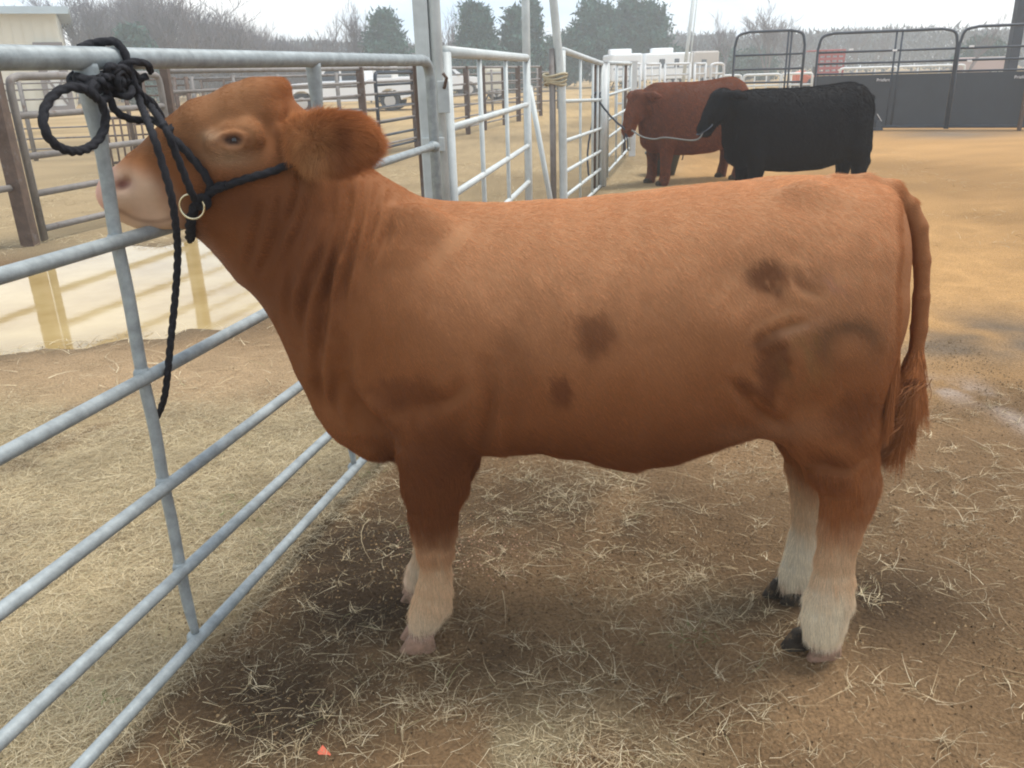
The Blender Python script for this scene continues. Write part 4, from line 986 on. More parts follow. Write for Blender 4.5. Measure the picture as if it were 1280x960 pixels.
# ropes of the far cattle
hr = TR @ Vector((-.98, -.16, .70)); kn = at(745, 122, 10.6)
e = empty('lead_rope', (hr.x, hr.y, 0), label='dark lead rope from the red cow\'s chin knotted to the third gate', cat='rope')
pk = [kn, kn+(np.array(hr)-kn)*.5+np.array((0, 0, -.03)), np.array(hr)]
rope('taut_rope', pk, .012, DARKROPE, e, 8, 6)
rope('hanging_loop', [kn, at(741, 150, 10.5), at(735, 185, 10.45), at(735, 210, 10.45), at(737, 223, 10.45)], .011, DARKROPE, e, 8, 5)
for k in range(3): rope('knot', [kn+np.array((.05*math.cos(t+k), .04*math.sin(t), .06*math.sin(t*1.3+k))) for t in np.linspace(0, 5.5, 8)], .012, DARKROPE, e, 8, 4)
for o_ in (0, .03): rope('halter_tail', [np.array(hr), np.array(hr)+np.array((-.01+o_, 0, -.12)), np.array(hr)+np.array((.0+o_, 0, -.24))], .009, DARKROPE, e, 8, 4)
hk = TK @ Vector((-.95, -.14, .84))
e = empty('slack_lead', (hk.x, hk.y, 0), label='pale grey slack lead rope hanging between the black cow\'s muzzle and the red cow', cat='rope')
rope('lead', [at(790, 163, 9.6), at(803, 171, 9.3), at(818, 174, 9.1), at(832, 172, 8.9), np.array(hk)+np.array((-.10, -.05, -.10)), np.array(hk)], .0085, GREYROPE, e, 8, 6)
rope('noseband', [np.array(hk)+np.array((.075*math.cos(t), .095*math.sin(t), .05*math.cos(t))) for t in np.linspace(0, 6.28, 12)], .006, DARKROPE, e, 8, 3)
# feed tub behind the red cow's legs
q = ground(828, 218)
e = empty('feed_tub', (q[0], q[1], 0), label='dark grey-green feed tub on the ground behind the red cow\'s front legs', cat='tub')
TUB = mat('tub_rubber', (.045, .055, .05), .7, noise=(10, .3))
n_ = 24; rings = [(.17, 0.), (.24, .28), (.255, .285), (.255, .31), (.235, .31), (.225, .27), (.16, .02)]
Vt = [(q[0]+r_*math.cos(2*math.pi*k/n_), q[1]+r_*math.sin(2*math.pi*k/n_), z_) for r_, z_ in rings for k in range(n_)]
Ft = [(i*n_+k, i*n_+(k+1) % n_, (i+1)*n_+(k+1) % n_, (i+1)*n_+k) for i in range(6) for k in range(n_)]+[tuple(range(n_))[::-1], tuple(6*n_+k for k in range(n_))]
MB().add(Vt, Ft).build('shell', TUB, e, smooth=True); MB().tube([(q[0]+.26+.02*math.cos(t), q[1], .24+.05*math.sin(t)) for t in np.linspace(-1.5, 1.5, 8)], .008, 8).build('handle', TUB, e, smooth=True)

# ================================================================ BARN
CREAM = mat('cream_barn_wall', (.66, .63, .52), .7, noise=(.6, .06)); ROOF = mat('blue_grey_roof', (.42, .50, .54), .4, .3, noise=(.8, .1)); TRIM = mat('brown_grey_trim', (.17, .14, .135), .6)
barn = empty('barn', (float(at(77, 60, 50)[0]), 50, 0), label='large cream barn with blue-grey roof edge at the top left', cat='barn')
bx1 = at(77, 60, 50)[0]
MB().box((bx1-30, 50, -.2), (bx1, 66, 5.33)).build('wall', CREAM, barn)
for k in range(60):
    x = bx1-.25-k*.5
    if x < bx1-14: break
    MB().box((x-.02, 49.965, 0), (x+.02, 49.998, 5.3)).build('cladding_rib', CREAM, barn)
MB().add([(bx1-31, 49.3, 5.22), (bx1+.7, 49.3, 5.22), (bx1+.7, 58, 5.7), (bx1-31, 58, 5.7), (bx1-31, 49.3, 5.40), (bx1+.7, 49.3, 5.40), (bx1+.7, 58, 5.88), (bx1-31, 58, 5.88)], [(0, 1, 2, 3), (4, 7, 6, 5), (0, 4, 5, 1), (1, 5, 6, 2), (2, 6, 7, 3), (3, 7, 4, 0)]).build('roof', ROOF, barn)
MB().add([(bx1-31, 58, 5.7), (bx1+.7, 58, 5.7), (bx1+.7, 67, 5.22), (bx1-31, 67, 5.22), (bx1-31, 58, 5.88), (bx1+.7, 58, 5.88), (bx1+.7, 67, 5.40), (bx1-31, 67, 5.40)], [(0, 1, 2, 3), (4, 7, 6, 5), (0, 4, 5, 1), (1, 5, 6, 2), (2, 6, 7, 3), (3, 7, 4, 0)]).build('roof', ROOF, barn)
MB().box((bx1-31, 49.15, 5.02), (bx1+.7, 49.29, 5.38)).build('fascia', ROOF, barn)
dr = empty('barn_door', (0, 0, 0)); dr.parent = barn; dr.matrix_parent_inverse = world_of(barn).inverted(); dr.name = 'door'
xa_, xb_ = at(46, 60, 50)[0], at(79, 60, 50)[0]
DW = mat('door_white', (.72, .72, .70), .6)
MB().box((xa_, 49.80, .05), (xb_, 49.90, 3.62)).build('door_leaf', DW, dr)
for lo, hi in (((xa_, 49.70, .05), (xa_+.30, 49.80, 3.62)), ((xb_-.30, 49.70, .05), (xb_, 49.80, 3.62)), ((xa_+.30, 49.70, 3.28), (xb_-.30, 49.80, 3.62)), ((xa_+.30, 49.70, 1.82), (xb_-.30, 49.80, 2.05)), ((xa_+.30, 49.70, .05), (xb_-.30, 49.80, .3))): MB().box(lo, hi).build('door_trim', TRIM, dr)
for z0, z1_ in ((2.05, 3.28), (.3, 1.82)):
    for s_ in (0, 1):
        x0, x1_ = (xa_+.30, xb_-.30)[::1 if s_ else -1]
        MB().beam((x0, 49.74-.02*s_, z0), (x1_, 49.74-.02*s_, z1_), .02, .13).build('door_brace', TRIM, dr)

barn.rotation_euler = (0, 0, math.radians(25))      # its right side wall runs straight away from the pen
# ================================================================ VEHICLES
CARW = mat('white_car_paint', (.84, .85, .86), .3, coat=.5); GLS = mat('dark_glass', (.03, .04, .05), .08, spec=.8); TYR = mat('tyre_rubber', (.02, .02, .022), .85); CHR = mat('wheel_metal', (.55, .55, .55), .3, .8); REDL = mat('red_lamp', (.45, .02, .02), .3); DKP = mat('dark_plastic', (.04, .04, .045), .6)
def pickup(loc, rz, label):
    """crew-cab pickup facing -x, origin at mid wheelbase on the ground"""
    e = empty('pickup_truck', loc, label=label, cat='pickup truck', group='white pickups beyond the pens')
    e.rotation_euler = (0, 0, rz)
    T = Matrix.Translation(Vector(loc)) @ Matrix.Rotation(rz, 4, 'Z')
    def arch(cx, n=8): return [(cx+.48*math.cos(a_), .42+.46*math.sin(a_)) for a_ in np.linspace(0, math.pi, n)]
    low = [(-2.90, .45), (-2.88, .85), (-2.80, 1.06), (-2.2, 1.16), (-1.55, 1.20), (-1.50, 1.22), (.95, 1.22), (.97, 1.28), (2.88, 1.30), (2.92, .60), (2.4, .48)]
    low += arch(1.85)+[(1.3, .42), (-1.35, .42)]+arch(-1.85)+[(-2.4, .42)]
    bd = MB().prism(low, -.96, .96).build('body', CARW, e, xf=T, bevel=.03)
    cab = [(-1.52, 1.20), (-.80, 1.80), (-.55, 1.86), (.55, 1.88), (.80, 1.82), (.95, 1.20)]
    MB().prism(cab, -.80, .80).build('cab', CARW, e, xf=T, bevel=.04)
    for y in (-1, 1):
        MB().prism([(-1.12, 1.25), (-.70, 1.70), (-.22, 1.74), (-.22, 1.25)], y*.79, y*.815).build('side_window', GLS, e, xf=T)
        MB().prism([(-.12, 1.25), (-.12, 1.74), (.50, 1.74), (.72, 1.66), (.80, 1.25)], y*.79, y*.815).build('side_window', GLS, e, xf=T)
        MB().box((-1.25, y*.98-.09, 1.22), (-1.08, y*.98+.09, 1.42)).build('mirror', CARW, e, xf=T, bevel=.02)
        for x in (-1.85, 1.85):
            wl = MB().tube([(x, y*.70, .40), (x, y*.955, .40)], .40, 24).build('wheel', TYR, e, smooth=False, xf=T)
            MB().tube([(x, y*.95, .40), (x, y*.972, .40)], .24, 16).build('rim', CHR, wl, xf=T)
        MB().box((-2.925, y*.74-.17, .80), (-2.86, y*.74+.17, 1.0)).build('headlight', CHR, e, xf=T)
        MB().box((2.88, y*.88-.07, .85), (2.935, y*.88+.07, 1.25)).build('tail_light', REDL, e, xf=T)
        for x in (-.18, .86): MB().box((x-.09, y*.965-.006, 1.06), (x+.05, y*.965+.014, 1.09)).build('door_handle', DKP, e, xf=T)
    MB().add([(-1.50, -.72, 1.235), (-1.50, .72, 1.235), (-.86, .66, 1.775), (-.86, -.66, 1.775)], [(0, 1, 2, 3)]).build('windscreen', GLS, e, xf=T @ Matrix.Translation((-.025, 0, .02)))
    MB().box((-3.02, -.94, .45), (-2.88, .94, .68)).build('front_bumper', CHR, e, xf=T, bevel=.03)
    MB().box((2.90, -.92, .45), (3.05, .92, .62)).build('rear_bumper', CHR, e, xf=T, bevel=.03)
    return e
q = ground(440, 139); pickup((float(q[0]), 37.5, 0), math.radians(-3), 'white crew-cab pickup parked side-on behind the calf\'s head and ear')
q = at(556, 100, 55); pickup((float(q[0])-.6, 57, 0), math.radians(180+18), 'farther white pickup with red tail light right of the tall gate post')
def trailer(name, u0, u1, Y, h_, dep, label, m, cat, extra='ac', wins=(), zb=.55):
    a, b_ = at(u0, 90, Y)[0], at(u1, 90, Y)[0]; e = empty(name, ((a+b_)/2, Y+dep/2, 0), label=label, cat=cat)
    MB().box((a, Y, zb), (b_, Y+dep, h_)).build('box_body', m, e, bevel=.12)
    if extra == 'ac':
        c_ = a+(b_-a)*.42; MB().box((c_-.75, Y+dep*.4, h_+.002), (c_+.75, Y+dep*.4+.9, h_+.33)).build('roof_unit', m, e, bevel=.08)
    for x0, x1_, z0, z1_ in wins: MB().box((a+(b_-a)*x0, Y-.03, z0), (a+(b_-a)*x1_, Y-.002, z1_)).build('window', GLS, e)
    MB().box((a+.1, Y-.02, 1.28), (b_-.1, Y-.003, 1.40)).build('stripe', mat('grey_stripe', (.35, .38, .42), .5), e)
    for t in (.52, .68): 
        x = a+(b_-a)*t; wl = MB().tube([(x, Y+.02, .38), (x, Y+.27, .38)], .38, 20).build('wheel', TYR, e); MB().tube([(x, Y-.0, .38), (x, Y+.03, .38)], .2, 12).build('rim', CHR, wl)
    MB().beam((a+.2, Y+.5, zb-.03), (a-.0, Y+.5, .05), .08, .08, up=(0, 1, 0)).build('jack_stand', DKP, e)
    return e
CAMPW = mat('camper_white', (.83, .85, .86), .45, noise=(1, .05)); CAMPT = mat('camper_tan', (.50, .45, .40), .5, noise=(1, .05)); BEIGE = mat('trailer_beige', (.62, .58, .47), .5)
trailer('camper', 765, 803, 58, 2.28, 5.5, 'white camper showing its end, leftmost of the campers under the big cedar', CAMPW, 'camper', wins=((.1, .8, 1.62, 1.72),))
trailer('camper', 806, 865, 61, 2.30, 2.5, 'long pale camper with dark windows behind the red cow\'s back', CAMPW, 'camper', wins=((.3, .42, 1.35, 1.9), (.62, .72, 1.35, 1.9)))
trailer('camper', 867, 898, 62, 2.35, 2.5, 'tan camper at the right end of the camper row', CAMPT, 'camper', extra='', wins=((.3, .5, 1.4, 1.8),))
trailer('box_trailer', 606, 629, 46, 1.62, 3, 'small beige box trailer seen through the second gate', BEIGE, 'trailer', extra='', zb=.42)
trailer('box_trailer', 1216, 1268, 60, 1.42, 3, 'low pinkish trailer far off above the right-hand dark panel', mat('trailer_pink', (.42, .30, .27), .6), 'trailer', extra='', zb=.4)
# roof and window of a vehicle showing over the second rail
q = at(475, 84, 46); 
e = trailer('horse_trailer', 459, 491, 47, 2.05, 2.4, 'white horse trailer roof with blue windows just under the near gate\'s top rail', CAMPW, 'trailer', extra='', wins=((.35, .6, 1.55, 1.92), (.66, .9, 1.55, 1.92)))
# red machinery
REDM = mat('faded_red_paint', (.36, .075, .07), .6, noise=(2, .2)); ORM = mat('orange_paint', (.55, .13, .06), .6)
a, b_ = at(1024, 80, 45)[0], at(1055, 80, 45)[0]
e = empty('stock_trailer', ((a+b_)/2, 46, 0), label='red slatted stock trailer behind the left dark sheeted panel', cat='trailer')
for k in range(6): MB().box((a, 45, .6+.22*k), (b_, 45.05, .73+.22*k)).build('slat', REDM, e)
for t in (0, .25, .5, .75, 1): MB().box((a+(b_-a)*t-.04, 45.052, .5), (a+(b_-a)*t+.04, 45.12, 1.92)).build('upright', REDM, e)
MB().box((a-.05, 45, 1.92), (b_+.05, 47, 1.99)).build('roof', REDM, e, bevel=.03); MB().box((a, 45.13, .45), (b_, 47, .55)).build('floor', DKP, e)
for t in (.4, .65): MB().tube([(a+(b_-a)*t, 45.0, .35), (a+(b_-a)*t, 45.25, .35)], .34, 18).build('wheel', TYR, e)
q = at(1006, 100, 44)
e = empty('garden_tractor', (q[0], 44, 0), label='small orange tractor between dark bow gate and left sheeted panel', cat='tractor')
MB().prism([(-.55, .45), (-.55, .95), (-.1, 1.05), (.05, .8), (.5, .8), (.55, .45)], -.3, .3).build('hood', ORM, e, xf=Matrix.Translation((q[0], 44, 0)), bevel=.05)
MB().box((.1, -.22, .8), (.5, .22, .9)).box((.42, -.22, .9), (.5, .22, 1.2)).build('seat', DKP, e, xf=Matrix.Translation((q[0], 44, 0)))
for x, r_ in ((-.4, .24), (.35, .36)):
    for y in (-.4, .4): MB().tube([(q[0]+x, 44+y-.09, r_), (q[0]+x, 44+y+.09, r_)], r_, 16).build('wheel', TYR, e)
# light pole by the campers
q = at(856, 78, 50); e = empty('utility_pole', (q[0], 50, 0), label='slim pale metal pole rising in front of the campers', cat='pole')
pipe('shaft', (q[0]-.1, 50, 0), (q[0]+.35, 50, 5.15), .10, GALV2, e); MB().ellipsoid((q[0]+.35, 50, 5.15), (.11, .11, .06), 10, 6).build('cap', GALV2, e)
pipe('guy_pipe', (q[0]+.18, 50.05, 0), (q[0]+.55, 50.05, 4.9), .04, GALV2, e)

# ================================================================ TREES
BARK = mat('grey_bark', (.16, .145, .14), .9, noise=(3, .2)); BARK2 = mat('twig_bark', (.13, .11, .115), .9, noise=(3, .2)); NEED = mat('cedar_foliage', (.028, .085, .060), .85, noise=(.9, .45)); NEED2 = mat('pine_foliage', (.024, .078, .056), .85, noise=(.9, .45)); BRUSH = mat('far_brush', (.065, .070, .075), .95, noise=(.3, .3))
def bare_tree(h_, seed, spread=.55, levels=5, trunks=1, twig=2):
    r_ = random.Random(seed); segs = {0: MB(), 1: MB()}
    def grow(p, d, L_, rad, lv):
        pts = [p]; q = Vector(p); dd = Vector(d)
        for i in range(3):
            dd = (dd+Vector((r_.gauss(0, .13), r_.gauss(0, .13), r_.gauss(.05, .07)))).normalized(); q = q+dd*L_/3; pts.append(tuple(q))
        rr = [rad, rad*.86, rad*.74, rad*.62]
        segs[0 if lv == 0 else 1].tube(pts, rr, 5 if lv < 2 else 3, cap=False)
        if lv >= levels: return
        nb = 3 if lv < 2 else r_.choice((2, 3))
        if lv > 0: nb += 1
        for k in range(nb):
            t = r_.uniform(.35, 1.0) if k else 1.0
            base = Vector(pts[min(3, int(t*3))]); ax = Vector((r_.gauss(0, 1), r_.gauss(0, 1), 0)).normalized()
            nd = (dd+ax*spread*r_.uniform(.6, 1.4)+Vector((0, 0, .12))).normalized()
            grow(tuple(base), nd, L_*r_.uniform(.58, .80), max(rad*.55, .014), lv+1)
    for k in range(trunks):
        grow((r_.gauss(0, .15)*(trunks > 1), r_.gauss(0, .15)*(trunks > 1), -.05), (r_.gauss(0, .12)*(trunks), r_.gauss(0, .12), 1), h_*.33, h_*.017, 0)
    return segs
protos = []
for i, (sp, lv, tk) in enumerate(((.55, 5, 1), (.7, 5, 2), (.45, 5, 2), (.8, 5, 1))):
    s_ = bare_tree(8.0, 30+i, sp, lv, tk); protos.append(s_)
pm_ = []
for i, s_ in enumerate(protos):
    me1 = bpy.data.meshes.new('trunk'); me1.from_pydata(s_[0].v, [], s_[0].f); me1.materials.append(BARK)
    me2 = bpy.data.meshes.new('crown'); me2.from_pydata(s_[1].v, [], s_[1].f); me2.materials.append(BARK2)
    pm_.append((me1, me2))
def put_bare(x, y, s, k, rz, label, group, sx=1.):
    e = empty('bare_tree', (x, y, 0), rz=rz, label=label, cat='tree', group=group); e.scale = (s*sx, s*sx, s)
    for nme, me in zip(('trunk', 'crown'), pm_[k]):
        o = bpy.data.objects.new(nme, me); COL.objects.link(o); o.parent = e
    return e
left_labels = ['leafless tree touching the right edge of the barn', 'leafless tree just right of the barn corner', 'leafless tree above the knotted rope', 'leafless tree right of the rope knot', 'tall leafless tree left of the calf\'s forehead', 'leafless tree over the calf\'s nose bridge', 'dense leafless tree left of the calf\'s poll', 'dense leafless tree directly above the calf\'s forehead', 'leafless tree above the calf\'s poll', 'lower leafless tree at the thicket\'s sloping right end', 'small leafless tree where the thicket ends', 'last low leafless tree of the left thicket']
for i, (u, Y, s) in enumerate(((92, 68, 1.1), (108, 71, 1.18), (126, 66, 1.05), (148, 68, 1.2), (170, 63, 1.08), (192, 67, 1.15), (214, 62, 1.02), (236, 66, 1.05), (258, 62, .92), (280, 65, .88), (300, 63, .74), (322, 66, .66))):
    put_bare(float(at(u, 90, Y)[0]), Y, s*1.12, i % 4, i*1.3, left_labels[i], 'leafless thicket right of the barn', 1.15)
    
for u, Y, s, k, sx, lab in ((385, 62, .86, 0, .8, 'pale spreading leafless tree right of the thicket, above the pickup\'s hood'), (352, 70, .62, 1, 1., 'small leafless tree between thicket and the spreading bare tree'), (425, 72, .72, 3, 1., 'leafless tree left of the rounded cedar'), (448, 66, .95, 2, .8, 'tall thin leafless tree rising behind the rounded cedar'), (508, 74, .62, 1, 1., 'leafless tree between rounded cedar and the tall gate post'), (622, 80, .72, 3, 1., 'leafless tree between the two spired evergreens'), (548, 72, 1.05, 0, .8, 'thin leafless tree partly behind the tall gate post'),
                           (833, 84, .66, 1, .9, 'leafless tree right of the big cedar above the campers'), (880, 80, .72, 3, 1., 'leafless tree behind the tan camper'), (908, 66, .78, 0, .8, 'leafless tree forking just left of the dark bow gate'), (962, 72, .84, 2, 1.1, 'leafless tree seen through the dark bow gate'), (988, 74, .74, 1, .8, 'leafless tree above the right end of the dark bow gate'), (1038, 90, .62, 3, .9, 'leafless tree over the left dark panel\'s rounded corner'), (1066, 92, .70, 2, .9, 'leafless tree above the left dark sheeted panel'), (1092, 92, .72, 0, .9, 'leafless tree above the join of the dark panels'), (1210, 58, .60, 0, .7, 'small dark leafless tree where the right panels meet')):
    put_bare(float(at(u, 80, Y)[0]), Y, s, k, u*.7, lab, 'scattered leafless trees on the skyline', sx)
def evergreen(x, y, h_, wd, seed, label, m, cone=.7, n=9000, multi=0):
    r_ = np.random.default_rng(seed); e = empty('evergreen_tree', (x, y, 0), label=label, cat='tree', group='evergreens on the skyline')
    MB().tube([(x, y, -.05), (x+.05, y, h_*.5), (x, y, h_*.93)], [h_*.025, h_*.016, .02], 8).build('trunk', BARK, e)
    # limbs, then small sprays of foliage clustered along them
    L_ = MB(); P_ = []
    tops = [(0, 0, 1.)]+[(r_.uniform(-.28, .28)*wd, r_.uniform(-.2, .2)*wd, r_.uniform(.82, .97)) for _ in range(multi)]
    nl = 110
    for k in range(nl):
        tx, ty, th = tops[k % len(tops)]; t = r_.random()**.8; z0 = h_*th*(.04+.93*t); az = r_.uniform(0, 6.28)
        rad = wd/2*((1-t)**cone)*r_.uniform(.62, 1.12)+.15
        if multi: rad *= .8
        a_ = np.array((x+tx*min(1, t*1.6), y+ty, z0)); b2 = a_+np.array((math.cos(az)*rad, math.sin(az)*rad, rad*r_.uniform(-.05, .45)))
        L_.tube([a_, (a_+b2)/2+np.array((0, 0, -.05)), b2], [.05, .03, .012], 3, cap=False)
        m_ = int(n/nl); s_ = r_.random(m_)**.6; c_ = a_+(b2-a_)*s_[:, None]; P_.append(c_+r_.normal(size=(m_, 3))*np.array((.28, .28, .22))*(.5+.6*s_[:, None]))
    L_.build('limbs', BARK, e)
    P_ = np.vstack(P_); m_ = len(P_); d1 = r_.normal(size=(m_, 3)); d1[:, 2] += .5; d1 /= np.linalg.norm(d1, axis=1)[:, None]; d2 = np.cross(d1, r_.normal(size=(m_, 3))); d2 /= np.linalg.norm(d2, axis=1)[:, None]
    sz = r_.uniform(.12, .34, m_)[:, None]
    VV = np.stack([P_-d2*sz*.35, P_+d2*sz*.35, P_+d1*sz*1.5], 1).reshape(-1, 3)
    mesh_np('crown', VV, np.arange(3*m_).reshape(-1, 3), m, e)
    return e
for u, Y, tv, wpx, cn, mu, lab, m in ((478, 66, 17, 60, .5, 0, 'rounded dark cedar above the near gate\'s right end', NEED), (590, 64, 8, 84, 1.05, 1, 'spired evergreen just right of the tall gate post', NEED2), (662, 66, 0, 74, .95, 1, 'tall evergreen behind the thin upright pole', NEED2), (744, 70, -2, 98, .45, 2, 'left half of the big cedar pair behind the gateway', NEED), (786, 71, 0, 84, .45, 2, 'right half of the big cedar pair above the white camper', NEED), (165, 58, 38, 40, .5, 0, 'small green cedar among the leafless trees above the rope', NEED)):
    q = at(u, tv, Y); evergreen(float(q[0]), Y, float(q[2]), wpx*Y/1035/.98, int(u), lab, m, cn, n=13000 if wpx < 80 else 20000, multi=mu)
for u, Y, h_, wpx in ((700, 76, 4.0, 50), (620, 76, 3.0, 50), (560, 74, 2.6, 40), (845, 80, 2.6, 40), (905, 78, 2.4, 40), (945, 80, 2.2, 50), (1225, 64, 2.3, 50)):
    lb = {700: 'low evergreen filling the gap left of the big cedar pair', 620: 'low evergreen between the two spired evergreens', 560: 'low evergreen directly behind the tall gate post', 845: 'low dark evergreen behind the pale camper', 905: 'low dark evergreen right of the tan camper', 945: 'low dark evergreen seen under the dark bow gate', 1225: 'low dark evergreen above the right-hand dark panel'}[u]
    evergreen(float(at(u, 90, Y)[0]), Y, h_, wpx*Y/1035, u+5, lb, NEED2, .35, n=7000)
# far wood along the skyline: reads as one mass
r_ = np.random.default_rng(11); P_ = []; n_ = 170000
xx = r_.uniform(-150, 210, n_); prof = 3.2+2.6*fbm(xx*.035, xx*0, 5, 3)+1.6*fbm(xx*.25, xx*0+3, 6, 3)-1.2*sstep(20, 60, xx)
zz = prof*r_.random(n_)**.75; yy = 120+10*r_.normal(size=n_)*.6-.22*np.abs(xx-20)
P_ = np.stack([xx, yy, zz], 1); d1 = r_.normal(size=(n_, 3)); d1[:, 2] = np.abs(d1[:, 2])+.8; d1 /= np.linalg.norm(d1, axis=1)[:, None]; d2 = np.cross(d1, r_.normal(size=(n_, 3))); d2 /= np.linalg.norm(d2, axis=1)[:, None]
s_ = r_.uniform(.18, .60, n_)[:, None]
o = mesh_np('distant_wood', np.stack([P_-d2*s_*.3, P_+d2*s_*.3, P_+d1*s_*1.6], 1).reshape(-1, 3), np.arange(3*n_).reshape(-1, 3), BRUSH); tag(o, 'dark hazy line of distant woods along the whole skyline', 'woods', kind='stuff')
# undergrowth mass in the left thicket
n_ = 42000; xx = r_.uniform(-38, -10, n_); yy = 70+3*r_.normal(size=n_); uu, _ = proj(np.stack([xx, yy, 0*xx+2], 1))
yy = yy+4
xx = xx[uu > 84]; yy = yy[uu > 84]; uu = uu[uu > 84]; n_ = len(xx)
pf = np.interp(uu, [70, 120, 200, 280, 330, 420], [7.2, 7.4, 7.0, 5.8, 3.8, 2.0])*(.8+.35*fbm(xx*.5, xx*0, 3, 3)); zz = pf*r_.random(n_)**.9
d1 = r_.normal(size=(n_, 3))*.45; d1[:, 2] = 1; d1 /= np.linalg.norm(d1, axis=1)[:, None]; d2 = np.cross(d1, r_.normal(size=(n_, 3))); d2 /= np.linalg.norm(d2, axis=1)[:, None]
L1 = r_.uniform(.5, 1.6, n_)[:, None]; P_ = np.stack([xx, yy, zz], 1)
o = mesh_np('thicket_twigs', np.stack([P_-d2*.018, P_+d2*.018, P_+d1*L1], 1).reshape(-1, 3), np.arange(3*n_).reshape(-1, 3), BARK2); tag(o, 'tangle of fine bare twigs filling the thicket right of the barn', 'brush', kind='stuff')

# ================================================================ STRAW AND DRY GRASS
STRAW = mat('dry_straw', rough=.8, attr='Col', spec=.25)
def blades(n, xr, yr, dens, Ls, wd, flat, name, label, cmul=1., seed=1, curl=.5, seg=3, clump=0., tuft=0):
    r_ = np.random.default_rng(seed); x = r_.uniform(*xr, n); y = r_.uniform(*yr, n)
    if tuft: x = np.repeat(x, tuft)+r_.normal(0, .009, n*tuft); y = np.repeat(y, tuft)+r_.normal(0, .009, n*tuft); n = n*tuft
    dn = dens(x, y); keep = r_.random(n) < dn; x, y = x[keep], y[keep]; n = len(x)
    L_ = r_.uniform(*Ls, n)*(1+.5*(r_.random(n) > .93)); az = r_.uniform(0, 2*math.pi, n)
    if clump: az = az*(1-clump)+clump*2*math.pi*2*fbm(x*4, y*4, 99, 2)
    el = np.abs(r_.normal(0, flat, n)); el = np.clip(el, 0, 1.3)
    p = np.stack([x, y, gz(x, y)+r_.uniform(.001, .012, n)], 1); d = np.stack([np.cos(az)*np.cos(el), np.sin(az)*np.cos(el), np.sin(el)], 1)
    side = np.stack([-np.sin(az), np.cos(az), 0*az], 1); cv = r_.normal(0, curl, n); w_ = wd*r_.uniform(.6, 1.4, n)
    tw = r_.uniform(-.6, .6, n)[:, None]; up = np.cross(d, side); sv = side*np.cos(tw)+up*np.sin(tw)
    rows = []
    for i in range(seg+1):
        t = i/seg; q = p+d*(L_*t)[:, None]+side*(cv*L_*t*t)[:, None]-np.array((0, 0, 1.))*(np.sin(el)*L_*.55*t*t)[:, None]
        ww = (w_*(1-.75*t))[:, None]*sv/2; rows += [q-ww, q+ww]
    VV = np.stack(rows, 1); m_ = VV.shape[1]; fs = np.array([[2*i, 2*i+1, 2*i+3, 2*i+2] for i in range(seg)])
    FF = ((np.arange(n)*m_)[:, None, None]+fs[None]).reshape(-1, 4)
    pal = np.array(((.66, .54, .34), (.74, .64, .44), (.50, .39, .23), (.34, .25, .14), (.50, .42, .26), (.27, .27, .13)))
    c_ = pal[r_.choice(6, n, p=(.27, .2, .22, .15, .13, .03))]*(r_.uniform(.75, 1.2, n)*cmul)[:, None]
    sc_ = .42+.95*fbm(x*3, y*3, 12, 4)
    c_ = c_*sc_[:, None]; gk = ground_color(x, y); c_ = c_*.66+gk*.34*r_.uniform(.8, 1.8, n)[:, None]
    o = mesh_np(name, VV.reshape(-1, 3), FF, STRAW, colors=np.repeat(c_, m_, 0)); tag(o, label, 'straw', kind='stuff'); return o
def dens_main(x, y):
    u, v = proj(np.stack([x, y, 0*x], -1)); n1 = fbm(x*3.2, y*3.2, 51, 4); n2 = fbm(x*10, y*10, 53, 3)
    gl = u-(100+(960-v)*.922)+90*(n1-.5)
    d = 1.0*sstep(60, -15, gl)*sstep(470, 560, v+60*(n1-.5))*sstep(.20, .48, n1)
    d = d*(1-.8*np.clip(.6*blob(u, v, 180, 700, 40, 20)+.6*blob(u, v, 330, 620, 50, 25), 0, 1))
    d = d+.022*sstep(.42, .6, n1)*sstep(540, 600, v)*(gl > 0)*sstep(950, 800, u)
    d = d+.45*blob(u, v, 640, 950, 200, 70)*sstep(.36, .6, n1)+.16*blob(u, v, 840, 760, 110, 60)*sstep(.4, .6, n1)+.05*blob(u, v, 330, 800, 100, 60)
    d = d+.24*blob(u, v, 680, 605, 110, 42)*sstep(.4, .62, n1)+.06*blob(u, v, 500, 830, 90, 50)*sstep(.4, .6, n1)+.26*blob(u, v, 870, 590, 90, 20)*sstep(.4, .6, n1)
    d = d+.030*sstep(560, 640, v)*sstep(.45, .6, n2)
    d = d+.06*blob(u, v, 1180, 660, 120, 50)*sstep(.45, .6, n1)
    return np.clip(d, 0, 1)*(pud_dist(x, y) > .05)
blades(330000, (-2.6, 2.2), (.62, 4.3), dens_main, (.015, .075), .0013, .14, 'straw_litter', 'pale trampled straw and dead grass littering the ground round the calf', seed=2)
blades(260000, (-2.6, 2.2), (.62, 4.0), lambda x, y: np.clip(dens_main(x, y)*1.5+.05*sstep(.45, .6, fbm(x*4, y*4, 59, 3)), 0, 1), (.006, .024), .0012, .12, 'chaff', 'matted short chaff and broken straw trodden into the soil', seed=12, cmul=.8, seg=1)
blades(60000, (-2.6, 1.6), (.62, 3.6), lambda x, y: dens_main(x, y)**1.4*.55, (.03, .075), .0016, .55, 'grass_tufts', 'short upright tufts of dead grass along the near gate', seed=3, cmul=.95)
blades(1700, (-1.0, 2.6), (.65, 3.8), lambda x, y: .22*sstep(.45, .6, fbm(x*2.2, y*2.2, 57, 3))+.03, (.06, .19), .0019, .12, 'loose_stalks', 'loose long bent stalks scattered on the brown soil', seed=4, cmul=1.12, curl=.35, seg=5)
